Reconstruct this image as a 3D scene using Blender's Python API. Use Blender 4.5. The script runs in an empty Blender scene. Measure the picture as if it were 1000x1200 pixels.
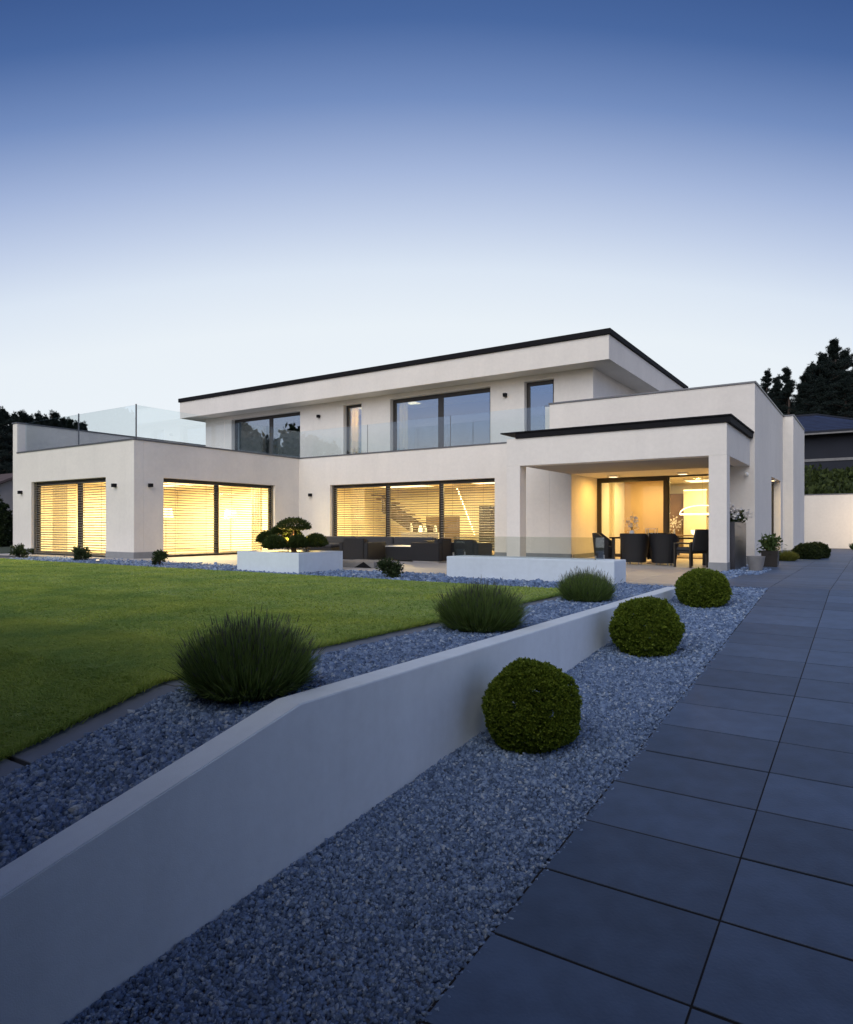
import bpy, bmesh, math, random
import numpy as np
from mathutils import Vector, Matrix

random.seed(7)
rng = np.random.default_rng(11)
R = math.radians
scene = bpy.context.scene
COL = scene.collection

# ------------------------------------------------------------------ camera
cam = bpy.data.cameras.new('camera')
cam.sensor_fit = 'HORIZONTAL'
cam.sensor_width = 36.0
cam.lens = 36.0 * 0.794
cam.shift_y = 0.017
cam.clip_start = 0.05
cam.clip_end = 2000
camo = bpy.data.objects.new('camera', cam)
camo.location = (0, 0, 1.05)
camo.rotation_euler = (R(90), 0, math.atan(525 / 794))
COL.objects.link(camo)
scene.camera = camo

# ------------------------------------------------------------------ dusk sky
world = bpy.data.worlds.new('World')
scene.world = world
world.use_nodes = True
nt = world.node_tree
nt.nodes.clear()
w_out = nt.nodes.new('ShaderNodeOutputWorld')
w_bg = nt.nodes.new('ShaderNodeBackground')
w_tc = nt.nodes.new('ShaderNodeTexCoord')
w_sep = nt.nodes.new('ShaderNodeSeparateXYZ')
w_ramp = nt.nodes.new('ShaderNodeValToRGB')
nt.links.new(w_tc.outputs['Generated'], w_sep.inputs[0])
nt.links.new(w_sep.outputs['Z'], w_ramp.inputs['Fac'])


def lin(r, g, b):
    f = lambda c: (c / 255 / 12.92) if c <= 10 else ((c / 255 + 0.055) / 1.055) ** 2.4
    return (f(r), f(g), f(b), 1.0)


def sky_ramp(node, stops):
    el = node.color_ramp.elements
    el[0].position, el[0].color = stops[0][0], lin(*stops[0][1])
    el[1].position, el[1].color = stops[-1][0], lin(*stops[-1][1])
    for p, c in stops[1:-1]:
        e = el.new(p)
        e.color = lin(*c)


# towards the afterglow behind the house, and the bluer half of the sky opposite
sky_ramp(w_ramp, [(0.0, (243, 244, 242)), (0.10, (240, 244, 247)), (0.187, (236, 243, 249)), (0.285, (233, 241, 248)), (0.355, (219, 230, 244)),
                  (0.41, (194, 208, 233)), (0.465, (165, 183, 219)), (0.535, (116, 142, 191)), (0.60, (74, 105, 160)),
                  (0.68, (48, 77, 132)), (0.80, (28, 52, 104)), (1.0, (18, 36, 80))])
w_ramp2 = nt.nodes.new('ShaderNodeValToRGB')
nt.links.new(w_sep.outputs['Z'], w_ramp2.inputs['Fac'])
sky_ramp(w_ramp2, [(0.0, (236, 216, 206)), (0.08, (248, 228, 216)), (0.14, (216, 216, 234)), (0.20, (176, 197, 242)), (0.37, (144, 176, 234)), (0.5, (112, 143, 204)),
                   (0.65, (64, 95, 156)), (0.80, (32, 58, 112)), (1.0, (18, 36, 80))])


def w_node(kind, op=None, **inp):
    q = nt.nodes.new(kind)
    if op:
        q.operation = op
    for k, v in inp.items():
        q.inputs[int(k[1:])].default_value = v
    return q


# cosine of the azimuth away from the afterglow; the glow sinks and deepens a little to either side of it
w_hor = w_node('ShaderNodeVectorMath', 'MULTIPLY', i1=(1, 1, 0))
w_nrm = w_node('ShaderNodeVectorMath', 'NORMALIZE')
w_dot = w_node('ShaderNodeVectorMath', 'DOT_PRODUCT', i1=(-0.5515, 0.8342, 0))
nt.links.new(w_tc.outputs['Generated'], w_hor.inputs[0])
nt.links.new(w_hor.outputs[0], w_nrm.inputs[0])
nt.links.new(w_nrm.outputs[0], w_dot.inputs[0])
w_one = w_node('ShaderNodeMath', 'SUBTRACT', i0=1.0)
nt.links.new(w_dot.outputs['Value'], w_one.inputs[1])
w_k = w_node('ShaderNodeMath', 'MULTIPLY', i1=0.6)
nt.links.new(w_one.outputs[0], w_k.inputs[0])
w_cap = w_node('ShaderNodeMath', 'MINIMUM', i1=0.13)
nt.links.new(w_k.outputs[0], w_cap.inputs[0])
w_z = w_node('ShaderNodeMath', 'ADD')
nt.links.new(w_sep.outputs['Z'], w_z.inputs[0])
nt.links.new(w_cap.outputs[0], w_z.inputs[1])
nt.links.new(w_z.outputs[0], w_ramp.inputs['Fac'])
w_fac = nt.nodes.new('ShaderNodeMapRange')
w_fac.interpolation_type = 'SMOOTHSTEP'
w_fac.inputs[1].default_value = -0.5
w_fac.inputs[2].default_value = 0.6
nt.links.new(w_dot.outputs['Value'], w_fac.inputs[0])
w_mix = nt.nodes.new('ShaderNodeMix')
w_mix.data_type = 'RGBA'
nt.links.new(w_fac.outputs[0], w_mix.inputs[0])
nt.links.new(w_ramp2.outputs['Color'], w_mix.inputs[6])
nt.links.new(w_ramp.outputs['Color'], w_mix.inputs[7])
nt.links.new(w_mix.outputs[2], w_bg.inputs['Color'])
nt.links.new(w_bg.outputs[0], w_out.inputs[0])
w_bg.inputs['Strength'].default_value = 1.0

# the sun is down: what is left is the broad soft light of the open sky behind the camera
sun = bpy.data.lights.new('sun', 'SUN')
sun.energy = 2.15
sun.angle = R(65)
sun.color = (1.0, 0.945, 0.87)
suno = bpy.data.objects.new('sun', sun)
COL.objects.link(suno)
sd = Vector((-0.10, 0.76, -0.62))        # direction the light travels
suno.rotation_euler = sd.to_track_quat('-Z', 'Y').to_euler()

scene.view_settings.view_transform = 'Standard'
scene.view_settings.look = 'None'
scene.view_settings.exposure = 0
scene.view_settings.gamma = 1
scene.view_settings.use_curve_mapping = False
scene.cycles.max_bounces = 8
scene.cycles.transparent_max_bounces = 24
scene.cycles.use_denoising = True
scene.cycles.sample_clamp_indirect = 4.0


# ------------------------------------------------------------------ materials
def newmat(name):
    m = bpy.data.materials.new(name)
    m.use_nodes = True
    n = m.node_tree.nodes
    return m, m.node_tree, n['Principled BSDF']


def mat(name, col, rough=0.6, var=0.12, scale=6.0, bump=0.15, bscale=60.0, metal=0.0, island=0.0, objvar=0.0, spec=0.5, dist=0.01, stain=0.0):
    """base colour with noise mottling, per-island / per-object tone, fine bump"""
    m, t, b = newmat(name)
    L = t.links.new
    tc = t.nodes.new('ShaderNodeTexCoord')
    nz = t.nodes.new('ShaderNodeTexNoise')
    nz.inputs['Scale'].default_value = scale
    nz.inputs['Detail'].default_value = 6
    L(tc.outputs['Object'], nz.inputs['Vector'])
    mr = t.nodes.new('ShaderNodeMapRange')
    mr.inputs[1].default_value = 0.3
    mr.inputs[2].default_value = 0.7
    mr.inputs[3].default_value = 1 - var
    mr.inputs[4].default_value = 1 + var
    L(nz.outputs[0], mr.inputs[0])
    val = mr.outputs[0]

    def mul(v, w):
        q = t.nodes.new('ShaderNodeMath')
        q.operation = 'MULTIPLY'
        L(v, q.inputs[0])
        L(w, q.inputs[1])
        return q.outputs[0]

    def rng_node(src, a):
        q = t.nodes.new('ShaderNodeMapRange')
        q.inputs[3].default_value = 1 - a
        q.inputs[4].default_value = 1 + a
        L(src, q.inputs[0])
        return q.outputs[0]
    if island:
        g = t.nodes.new('ShaderNodeNewGeometry')
        val = mul(val, rng_node(g.outputs['Random Per Island'], island))
    if objvar:
        oi = t.nodes.new('ShaderNodeObjectInfo')
        val = mul(val, rng_node(oi.outputs['Random'], objvar))
    if stain:
        n2 = t.nodes.new('ShaderNodeTexNoise')
        n2.inputs['Scale'].default_value = scale * 0.23
        n2.inputs['Detail'].default_value = 9
        n2.inputs['Roughness'].default_value = 0.7
        L(tc.outputs['Object'], n2.inputs['Vector'])
        val = mul(val, rng_node(n2.outputs[0], stain))
    vm = t.nodes.new('ShaderNodeVectorMath')
    vm.operation = 'SCALE'
    vm.inputs[0].default_value = col
    L(val, vm.inputs['Scale'])
    L(vm.outputs[0], b.inputs['Base Color'])
    b.inputs['Roughness'].default_value = rough
    b.inputs['Metallic'].default_value = metal
    b.inputs['Specular IOR Level'].default_value = spec
    if bump:
        n3 = t.nodes.new('ShaderNodeTexNoise')
        n3.inputs['Scale'].default_value = bscale
        n3.inputs['Detail'].default_value = 4
        L(tc.outputs['Object'], n3.inputs['Vector'])
        bp = t.nodes.new('ShaderNodeBump')
        bp.inputs['Strength'].default_value = bump
        bp.inputs['Distance'].default_value = dist
        L(n3.outputs[0], bp.inputs['Height'])
        L(bp.outputs[0], b.inputs['Normal'])
    return m


def leafmat(name, c1, c2, rough=0.55, trans=0.25, patch=0.0):
    m, t, b = newmat(name)
    L = t.links.new
    g = t.nodes.new('ShaderNodeNewGeometry')
    rp = t.nodes.new('ShaderNodeValToRGB')
    rp.color_ramp.elements[0].color = (*c1, 1)
    rp.color_ramp.elements[1].color = (*c2, 1)
    L(g.outputs['Random Per Island'], rp.inputs[0])
    src = rp.outputs[0]
    if patch:
        tc = t.nodes.new('ShaderNodeTexCoord')
        nz = t.nodes.new('ShaderNodeTexNoise')
        nz.inputs['Scale'].default_value = 1.1
        nz.inputs['Detail'].default_value = 5
        L(tc.outputs['Object'], nz.inputs['Vector'])
        r2 = t.nodes.new('ShaderNodeValToRGB')
        r2.color_ramp.elements[0].position, r2.color_ramp.elements[0].color = .36, (1 - patch, 1 - patch * .7, 1 - patch * .5, 1)
        r2.color_ramp.elements[1].position, r2.color_ramp.elements[1].color = .66, (1 + patch * .8, 1 + patch * .35, 1, 1)
        L(nz.outputs[0], r2.inputs[0])
        mm = t.nodes.new('ShaderNodeVectorMath')
        mm.operation = 'MULTIPLY'
        L(src, mm.inputs[0])
        L(r2.outputs[0], mm.inputs[1])
        src = mm.outputs[0]
    L(src, b.inputs['Base Color'])
    b.inputs['Roughness'].default_value = rough
    b.inputs['Specular IOR Level'].default_value = 0.2
    tr = t.nodes.new('ShaderNodeBsdfTranslucent')
    L(src, tr.inputs['Color'])
    mx = t.nodes.new('ShaderNodeMixShader')
    mx.inputs[0].default_value = trans
    L(b.outputs[0], mx.inputs[1])
    L(tr.outputs[0], mx.inputs[2])
    L(mx.outputs[0], t.nodes['Material Output'].inputs[0])
    return m


def stonemat(name, tones):
    m, t, b = newmat(name)
    L = t.links.new
    g = t.nodes.new('ShaderNodeNewGeometry')
    rp = t.nodes.new('ShaderNodeValToRGB')
    e = rp.color_ramp.elements
    e[0].position, e[0].color = tones[0][0], (*tones[0][1], 1)
    e[1].position, e[1].color = tones[-1][0], (*tones[-1][1], 1)
    for p, c in tones[1:-1]:
        e.new(p).color = (*c, 1)
    L(g.outputs['Random Per Island'], rp.inputs[0])
    tc = t.nodes.new('ShaderNodeTexCoord')
    nz = t.nodes.new('ShaderNodeTexNoise')
    nz.inputs['Scale'].default_value = 140
    nz.inputs['Detail'].default_value = 4
    L(tc.outputs['Object'], nz.inputs['Vector'])
    mr = t.nodes.new('ShaderNodeMapRange')
    mr.inputs[1].default_value, mr.inputs[2].default_value, mr.inputs[3].default_value, mr.inputs[4].default_value = .3, .7, .75, 1.25
    L(nz.outputs[0], mr.inputs[0])
    vm = t.nodes.new('ShaderNodeVectorMath')
    vm.operation = 'SCALE'
    L(rp.outputs[0], vm.inputs[0])
    L(mr.outputs[0], vm.inputs['Scale'])
    L(vm.outputs[0], b.inputs['Base Color'])
    b.inputs['Roughness'].default_value = .65
    return m


def rendermat(name, col, streak, dirt=None):
    """trowelled exterior render: fine grain, soft patches, faint vertical rain marks; dirt = height of a splash band"""
    m, t, b = newmat(name)
    L = t.links.new
    tc = t.nodes.new('ShaderNodeTexCoord')

    def noise(scale, sc, det=6):
        mp = t.nodes.new('ShaderNodeMapping')
        mp.inputs['Scale'].default_value = sc
        L(tc.outputs['Object'], mp.inputs[0])
        n = t.nodes.new('ShaderNodeTexNoise')
        n.inputs['Scale'].default_value = scale
        n.inputs['Detail'].default_value = det
        n.inputs['Roughness'].default_value = .6
        L(mp.outputs[0], n.inputs['Vector'])
        return n.outputs[0]

    def rr(src, a, c, lo_, hi):
        q = t.nodes.new('ShaderNodeMapRange')
        for i_, v_ in zip((1, 2, 3, 4), (a, c, lo_, hi)):
            q.inputs[i_].default_value = v_
        L(src, q.inputs[0])
        return q.outputs[0]

    def mul(a, c):
        q = t.nodes.new('ShaderNodeMath')
        q.operation = 'MULTIPLY'
        L(a, q.inputs[0])
        L(c, q.inputs[1])
        return q.outputs[0]
    v = mul(rr(noise(.6, (1, 1, 1)), .3, .7, .94, 1.04), rr(noise(2.2, (1, 1, .06)), .45, .75, 1.0, 1 - streak))
    v = mul(v, rr(noise(9, (1, 1, 1), 8), .3, .7, .97, 1.03))
    vm = t.nodes.new('ShaderNodeVectorMath')
    vm.operation = 'SCALE'
    vm.inputs[0].default_value = col
    L(v, vm.inputs['Scale'])
    L(vm.outputs[0], b.inputs['Base Color'])
    b.inputs['Roughness'].default_value = .88
    b.inputs['Specular IOR Level'].default_value = .3
    bp = t.nodes.new('ShaderNodeBump')
    bp.inputs['Strength'].default_value = .35
    bp.inputs['Distance'].default_value = .004
    L(noise(150, (1, 1, 1), 3), bp.inputs['Height'])
    b2 = t.nodes.new('ShaderNodeBump')
    b2.inputs['Strength'].default_value = .18
    b2.inputs['Distance'].default_value = .02
    L(noise(5, (1, 1, 1), 3), b2.inputs['Height'])
    L(bp.outputs[0], b2.inputs['Normal'])
    L(b2.outputs[0], b.inputs['Normal'])
    return m


def glassmat(name, tint, base_refl):
    """thin pane: see-through plus a Fresnel mirror"""
    m, t, b = newmat(name)
    t.nodes.remove(b)
    L = t.links.new
    tr = t.nodes.new('ShaderNodeBsdfTransparent')
    tr.inputs[0].default_value = (*tint, 1)
    gl = t.nodes.new('ShaderNodeBsdfGlossy')
    gl.inputs['Roughness'].default_value = 0.005
    gl.inputs['Color'].default_value = (0.80, 0.91, 1, 1)
    lw = t.nodes.new('ShaderNodeLayerWeight')
    lw.inputs[0].default_value = 0.5
    pw = t.nodes.new('ShaderNodeMath')
    pw.operation = 'POWER'
    pw.inputs[1].default_value = 5
    L(lw.outputs['Facing'], pw.inputs[0])
    ad = t.nodes.new('ShaderNodeMath')      # Schlick: f0 + (1 - f0) * facing^5, the same from both sides
    ad.operation = 'MULTIPLY_ADD'
    ad.use_clamp = True
    ad.inputs[1].default_value = 1 - base_refl
    ad.inputs[2].default_value = base_refl
    L(pw.outputs[0], ad.inputs[0])
    mx = t.nodes.new('ShaderNodeMixShader')
    L(ad.outputs[0], mx.inputs[0])
    L(tr.outputs[0], mx.inputs[1])
    L(gl.outputs[0], mx.inputs[2])
    L(mx.outputs[0], t.nodes['Material Output'].inputs[0])
    return m


def emit(name, col, s):
    m, t, b = newmat(name)
    b.inputs['Base Color'].default_value = (0.8, 0.8, 0.8, 1)
    b.inputs['Emission Color'].default_value = (*col, 1)
    b.inputs['Emission Strength'].default_value = s
    return m


def wickermat(name, col):
    m, t, b = newmat(name)
    L = t.links.new
    tc = t.nodes.new('ShaderNodeTexCoord')
    wv = t.nodes.new('ShaderNodeTexWave')
    wv.bands_direction = 'Z'
    wv.inputs['Scale'].default_value = 28
    wv.inputs['Distortion'].default_value = 1.2
    wv.inputs['Detail Scale'].default_value = 12
    L(tc.outputs['Object'], wv.inputs['Vector'])
    w2 = t.nodes.new('ShaderNodeTexWave')
    w2.bands_direction = 'DIAGONAL'
    w2.inputs['Scale'].default_value = 16
    L(tc.outputs['Object'], w2.inputs['Vector'])
    mu = t.nodes.new('ShaderNodeMath')
    mu.operation = 'MULTIPLY'
    L(wv.outputs[1], mu.inputs[0])
    L(w2.outputs[1], mu.inputs[1])
    rp = t.nodes.new('ShaderNodeValToRGB')
    rp.color_ramp.elements[0].color = (*[c * 0.45 for c in col], 1)
    rp.color_ramp.elements[1].color = (*[c * 1.5 for c in col], 1)
    L(mu.outputs[0], rp.inputs[0])
    L(rp.outputs[0], b.inputs['Base Color'])
    bp = t.nodes.new('ShaderNodeBump')
    bp.inputs['Strength'].default_value = 0.6
    bp.inputs['Distance'].default_value = 0.01
    L(mu.outputs[0], bp.inputs['Height'])
    L(bp.outputs[0], b.inputs['Normal'])
    b.inputs['Roughness'].default_value = 0.5
    return m


M = dict(
    render=rendermat('white_render', (0.82, 0.775, 0.705), .04),
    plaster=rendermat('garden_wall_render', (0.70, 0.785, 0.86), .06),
    soffit=rendermat('shaded_soffit_render', (0.36, 0.345, 0.33), .03),  # darker tone puts the unlit shade under the portico into the colour
    plinth=mat('grey_plinth', (0.27, 0.28, 0.29), 0.8, 0.08, 5, 0.3, 150, dist=0.004),
    cap=mat('zinc_cap', (0.16, 0.165, 0.175), 0.45, 0.1, 3, 0.05, 30, metal=0.5),
    black=mat('black_metal', (0.010, 0.010, 0.012), 0.75, 0.15, 5, 0.05, 40, spec=.15),
    frame=mat('bronze_frame', (0.030, 0.026, 0.022), 0.4, 0.1, 6, 0.05, 60),
    slat=mat('blind_slat', (0.15, 0.14, 0.12), 0.5, 0.04, 4, 0.0),
    room=mat('room_paint', (0.80, 0.75, 0.60), 0.8, 0.03, 1, 0.1, 80),
    ochre=mat('ochre_wall', (0.50, 0.35, 0.19), 0.7, 0.05, 1.5, 0.15, 40),
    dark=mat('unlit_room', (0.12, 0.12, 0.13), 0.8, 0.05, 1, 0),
    wood=mat('oak_wood', (0.20, 0.12, 0.06), 0.5, 0.2, 3, 0.1, 40),
    darkwood=mat('dark_stained_wood', (0.085, 0.058, 0.034), 0.5, 0.2, 3, 0.1, 40),
    parquet=mat('room_floor', (0.35, 0.24, 0.14), 0.4, 0.1, 3, 0.05, 30),
    paver=mat('slate_paver', (0.070, 0.108, 0.185), 0.50, 0.14, 5.0, 0.30, 55, objvar=0.20, stain=0.30, dist=0.006),
    terrace=mat('terrace_paver', (0.46, 0.43, 0.40), 0.5, 0.08, 3, 0.15, 70, objvar=0.08),
    edging=mat('slate_edging', (0.155, 0.18, 0.235), 0.6, 0.12, 4, 0.3, 80, objvar=0.15, dist=0.004),
    gravel=stonemat('blue_granite_chips', [(0, (.052, .090, .165)), (.35, (.118, .185, .325)), (.75, (.19, .28, .455)), (.93, (.28, .37, .52)), (1, (.41, .47, .54))]),
    gravelbed=mat('gravel_base', (0.075, 0.085, 0.115), 0.9, 0.3, 60, 0.5, 120),
    soil=mat('soil', (0.035, 0.045, 0.025), 0.95, 0.3, 3, 0.4, 20),
    field=mat('meadow_ground', (0.035, 0.05, 0.022), 0.95, 0.3, 1.5, 0.4, 12),
    lawnsoil=mat('turf', (0.235, 0.32, 0.07), 0.95, 0.3, 14, 0.5, 60),
    bark=mat('bark', (0.07, 0.05, 0.04), 0.9, 0.3, 8, 0.6, 25, dist=0.03),
    warmbark=mat('pale_bark', (0.22, 0.14, 0.08), 0.9, 0.25, 8, 0.6, 30, dist=0.02),
    wicker=wickermat('dark_wicker', (0.013, 0.013, 0.015)),
    cushion=mat('grey_cushion', (0.045, 0.046, 0.052), 0.9, 0.08, 8, 0.3, 120),
    concrete=mat('concrete', (0.20, 0.197, 0.195), 0.85, 0.12, 6, 0.3, 90),
    steel=mat('dark_steel', (0.10, 0.10, 0.11), 0.35, 0.15, 2, 0.08, 20, metal=0.85),
    chrome=mat('brushed_steel', (0.45, 0.45, 0.46), 0.3, 0.1, 6, 0.0, metal=0.9),
    white=mat('white_gloss', (0.8, 0.8, 0.78), 0.4, 0.03, 4, 0.0),
    curtain=leafmat('curtain_cloth', (0.78, 0.72, 0.58), (0.78, 0.72, 0.58), .9, .55),
    joint=mat('joint_sand', (0.012, 0.012, 0.014), 0.95, 0.2, 30, 0.3, 200),
    rooftile=mat('dark_blue_roof_tile', (0.030, 0.042, 0.085), 0.5, 0.15, 2, 0.1, 30, objvar=0.2),
    darkwall=mat('neighbour_wall', (0.011, 0.014, 0.024), 0.8, 0.1, 1, 0.1, 30),
    palewall=mat('neighbour_pale_wall', (0.34, 0.30, 0.27), 0.8, 0.1, 1, 0.1, 30),
    brownroof=mat('brown_roof', (0.10, 0.07, 0.065), 0.7, 0.15, 2, 0.1, 30),
    pane=glassmat('window_glass', (0.95, 0.965, 0.96), 0.035),
    paneup=glassmat('upper_window_glass', (0.62, 0.66, 0.68), 0.34),
    bal=glassmat('balustrade_glass', (0.94, 0.97, 0.975), 0.075),
    balsm=glassmat('windbreak_glass', (0.945, 0.955, 0.94), 0.035),
    glow=emit('warm_lamp_glow', (1.0, 0.72, 0.34), 9),
    glowsoft=emit('lamp_shade_glow', (1.0, 0.75, 0.42), 2.6),
    box=leafmat('boxwood_leaf', (0.050, 0.095, 0.008), (0.230, 0.300, 0.036), .5, .35),
    lav=leafmat('lavender_leaf', (0.075, 0.135, 0.028), (0.235, 0.325, 0.095), .55, .4),
    lavtip=leafmat('lavender_bud', (0.06, 0.07, 0.04), (0.12, 0.12, 0.11)),
    grass=leafmat('grass_blade', (0.265, 0.385, 0.068), (0.43, 0.545, 0.145), .55, .4, patch=.3),
    needle=leafmat('pine_needle', (0.010, 0.018, 0.016), (0.030, 0.044, 0.038)),
    pad=leafmat('bonsai_needle', (0.028, 0.050, 0.012), (0.065, 0.09, 0.022)),
    shrub=leafmat('shrub_needle', (0.022, 0.040, 0.016), (0.055, 0.08, 0.03)),
    broad=leafmat('dark_broadleaf', (0.016, 0.028, 0.010), (0.045, 0.065, 0.02)),
    yellowgrass=leafmat('yellow_grass', (0.12, 0.13, 0.02), (0.22, 0.22, 0.05)),
    potplant=leafmat('pot_plant_leaf', (0.035, 0.065, 0.02), (0.09, 0.14, 0.04)),
    petal=leafmat('white_petal', (0.65, 0.62, 0.58), (0.85, 0.84, 0.82)),
    slope=leafmat('slope_plants', (0.022, 0.035, 0.010), (0.075, 0.10, 0.025)),
)


# ------------------------------------------------------------------ helpers
def link(o, parent=None):
    COL.objects.link(o)
    if parent is not None:
        o.parent = parent
    return o


def tag(o, label=None, cat=None, group=None, kind=None):
    if label:
        o['label'] = label
    if cat:
        o['category'] = cat
    if group:
        o['group'] = group
    if kind:
        o['kind'] = kind
    return o


def empty(name, loc, rz=0.0, parent=None):
    o = bpy.data.objects.new(name, None)
    o.empty_display_size = 0.1
    o.location = loc
    o.rotation_euler = (0, 0, rz)
    return link(o, parent)


class MB:
    """collects boxes, tubes, lathes; build() links them as one mesh object"""

    def __init__(self, off=(0, 0, 0)):
        self.v, self.f, self.off = [], [], Vector(off)

    def add(self, verts, faces):
        n = len(self.v)
        self.v += [tuple(Vector(p) - self.off) for p in verts]
        self.f += [tuple(i + n for i in f) for f in faces]
        return self

    def box(self, x0, x1, y0, y1, z0, z1):
        x0, x1 = sorted((x0, x1))
        y0, y1 = sorted((y0, y1))
        vs = [(x0, y0, z0), (x1, y0, z0), (x1, y1, z0), (x0, y1, z0), (x0, y0, z1), (x1, y0, z1), (x1, y1, z1), (x0, y1, z1)]
        return self.add(vs, [(3, 2, 1, 0), (4, 5, 6, 7), (0, 1, 5, 4), (1, 2, 6, 5), (2, 3, 7, 6), (3, 0, 4, 7)])

    def frustum(self, cx, cy, z0, z1, a, b, c, d):
        vs = [(cx - a, cy - b, z0), (cx + a, cy - b, z0), (cx + a, cy + b, z0), (cx - a, cy + b, z0),
              (cx - c, cy - d, z1), (cx + c, cy - d, z1), (cx + c, cy + d, z1), (cx - c, cy + d, z1)]
        return self.add(vs, [(3, 2, 1, 0), (4, 5, 6, 7), (0, 1, 5, 4), (1, 2, 6, 5), (2, 3, 7, 6), (3, 0, 4, 7)])

    def tube(self, pts, rad, n=8):
        pts = [Vector(p) for p in pts]
        rings = []
        for i, p in enumerate(pts):
            d = (pts[min(i + 1, len(pts) - 1)] - pts[max(i - 1, 0)]).normalized()
            a = d.orthogonal().normalized()
            b = d.cross(a)
            r = rad[i] if isinstance(rad, (list, tuple)) else rad
            rings.append([p + r * (math.cos(2 * math.pi * k / n) * a + math.sin(2 * math.pi * k / n) * b) for k in range(n)])
        vs = [q for r in rings for q in r]
        fs = []
        for i in range(len(pts) - 1):
            for k in range(n):
                k2 = (k + 1) % n
                fs.append((i * n + k, i * n + k2, (i + 1) * n + k2, (i + 1) * n + k))
        fs.append(tuple(range(n - 1, -1, -1)))
        fs.append(tuple(range((len(pts) - 1) * n, len(pts) * n)))
        return self.add(vs, fs)

    def lathe(self, prof, c=(0, 0, 0), n=20):
        vs, fs = [], []
        for r, z in prof:
            for k in range(n):
                a = 2 * math.pi * k / n
                vs.append((c[0] + r * math.cos(a), c[1] + r * math.sin(a), c[2] + z))
        for i in range(len(prof) - 1):
            for k in range(n):
                k2 = (k + 1) % n
                fs.append((i * n + k, i * n + k2, (i + 1) * n + k2, (i + 1) * n + k))
        fs.append(tuple(range(n - 1, -1, -1)))
        fs.append(tuple(range((len(prof) - 1) * n, len(prof) * n)))
        return self.add(vs, fs)

    def mesh(self, name, m, bevel=0.0, smooth=False, seg=1):
        me = bpy.data.meshes.new(name)
        me.from_pydata(self.v, [], self.f)
        bm = bmesh.new()
        bm.from_mesh(me)
        bmesh.ops.remove_doubles(bm, verts=bm.verts, dist=1e-5)
        bmesh.ops.recalc_face_normals(bm, faces=bm.faces)
        if bevel:
            ed = [e for e in bm.edges if len(e.link_faces) == 2 and e.calc_face_angle(0) > 0.5]
            bmesh.ops.bevel(bm, geom=ed, offset=bevel, segments=seg, affect='EDGES', clamp_overlap=True)
        if smooth:
            for f in bm.faces:
                f.smooth = True
        bm.to_mesh(me)
        bm.free()
        me.materials.append(M[m] if isinstance(m, str) else m)
        return me

    def build(self, name, m, parent=None, bevel=0.0, smooth=False, seg=1):
        return link(bpy.data.objects.new(name, self.mesh(name, m, bevel, smooth, seg)), parent)


def inst(name, me, parent=None, loc=(0, 0, 0), rot=(0, 0, 0), scale=(1, 1, 1)):
    o = bpy.data.objects.new(name, me)
    o.location, o.rotation_euler, o.scale = loc, rot, scale
    return link(o, parent)


def copy_tree(o, parent=None):
    c = o.copy()
    COL.objects.link(c)
    c.parent = parent
    for ch in list(o.children):
        copy_tree(ch, c)
    return c


def np_mesh(name, verts, faces, m, smooth=False, mats=None, midx=None):
    """verts (n,3), faces (k,3|4) numpy -> mesh"""
    me = bpy.data.meshes.new(name)
    nv, nf, w = len(verts), len(faces), faces.shape[1]
    me.vertices.add(nv)
    me.vertices.foreach_set('co', np.ascontiguousarray(verts, dtype=np.float32).ravel())
    me.loops.add(nf * w)
    me.loops.foreach_set('vertex_index', np.ascontiguousarray(faces, dtype=np.int32).ravel())
    me.polygons.add(nf)
    me.polygons.foreach_set('loop_start', np.arange(0, nf * w, w, dtype=np.int32))
    for q in (mats or [m]):
        me.materials.append(M[q])
    if midx is not None:
        me.polygons.foreach_set('material_index', midx.astype(np.int32))
    if smooth:
        me.polygons.foreach_set('use_smooth', np.ones(nf, dtype=bool))
    me.update(calc_edges=True)
    me.validate()
    return me


def rand_rots(n):
    q = rng.normal(size=(n, 4))
    q /= np.linalg.norm(q, axis=1)[:, None]
    w, x, y, z = q.T
    return np.stack([np.stack([1 - 2 * (y * y + z * z), 2 * (x * y - z * w), 2 * (x * z + y * w)], 1),
                     np.stack([2 * (x * y + z * w), 1 - 2 * (x * x + z * z), 2 * (y * z - x * w)], 1),
                     np.stack([2 * (x * z - y * w), 2 * (y * z + x * w), 1 - 2 * (x * x + y * y)], 1)], 1)


CUBE = np.array([(-1, -1, -1), (1, -1, -1), (1, 1, -1), (-1, 1, -1), (-1, -1, 1), (1, -1, 1), (1, 1, 1), (-1, 1, 1)], float) * 0.5
CUBEF = np.array([(3, 2, 1, 0), (4, 5, 6, 7), (0, 1, 5, 4), (1, 2, 6, 5), (2, 3, 7, 6), (3, 0, 4, 7)])


def stones(pos, size):
    n = len(pos)
    v = np.repeat(CUBE[None], n, 0) + rng.normal(scale=0.14, size=(n, 8, 3))
    v *= (rng.uniform(0.65, 1.25, size=(n, 1, 3)) * size[:, None, None])
    rot = rand_rots(n)
    v = np.einsum('nij,nkj->nki', rot, v) + pos[:, None, :]
    f = CUBEF[None] + (np.arange(n) * 8)[:, None, None]
    return v.reshape(-1, 3), f.reshape(-1, 4)


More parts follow.
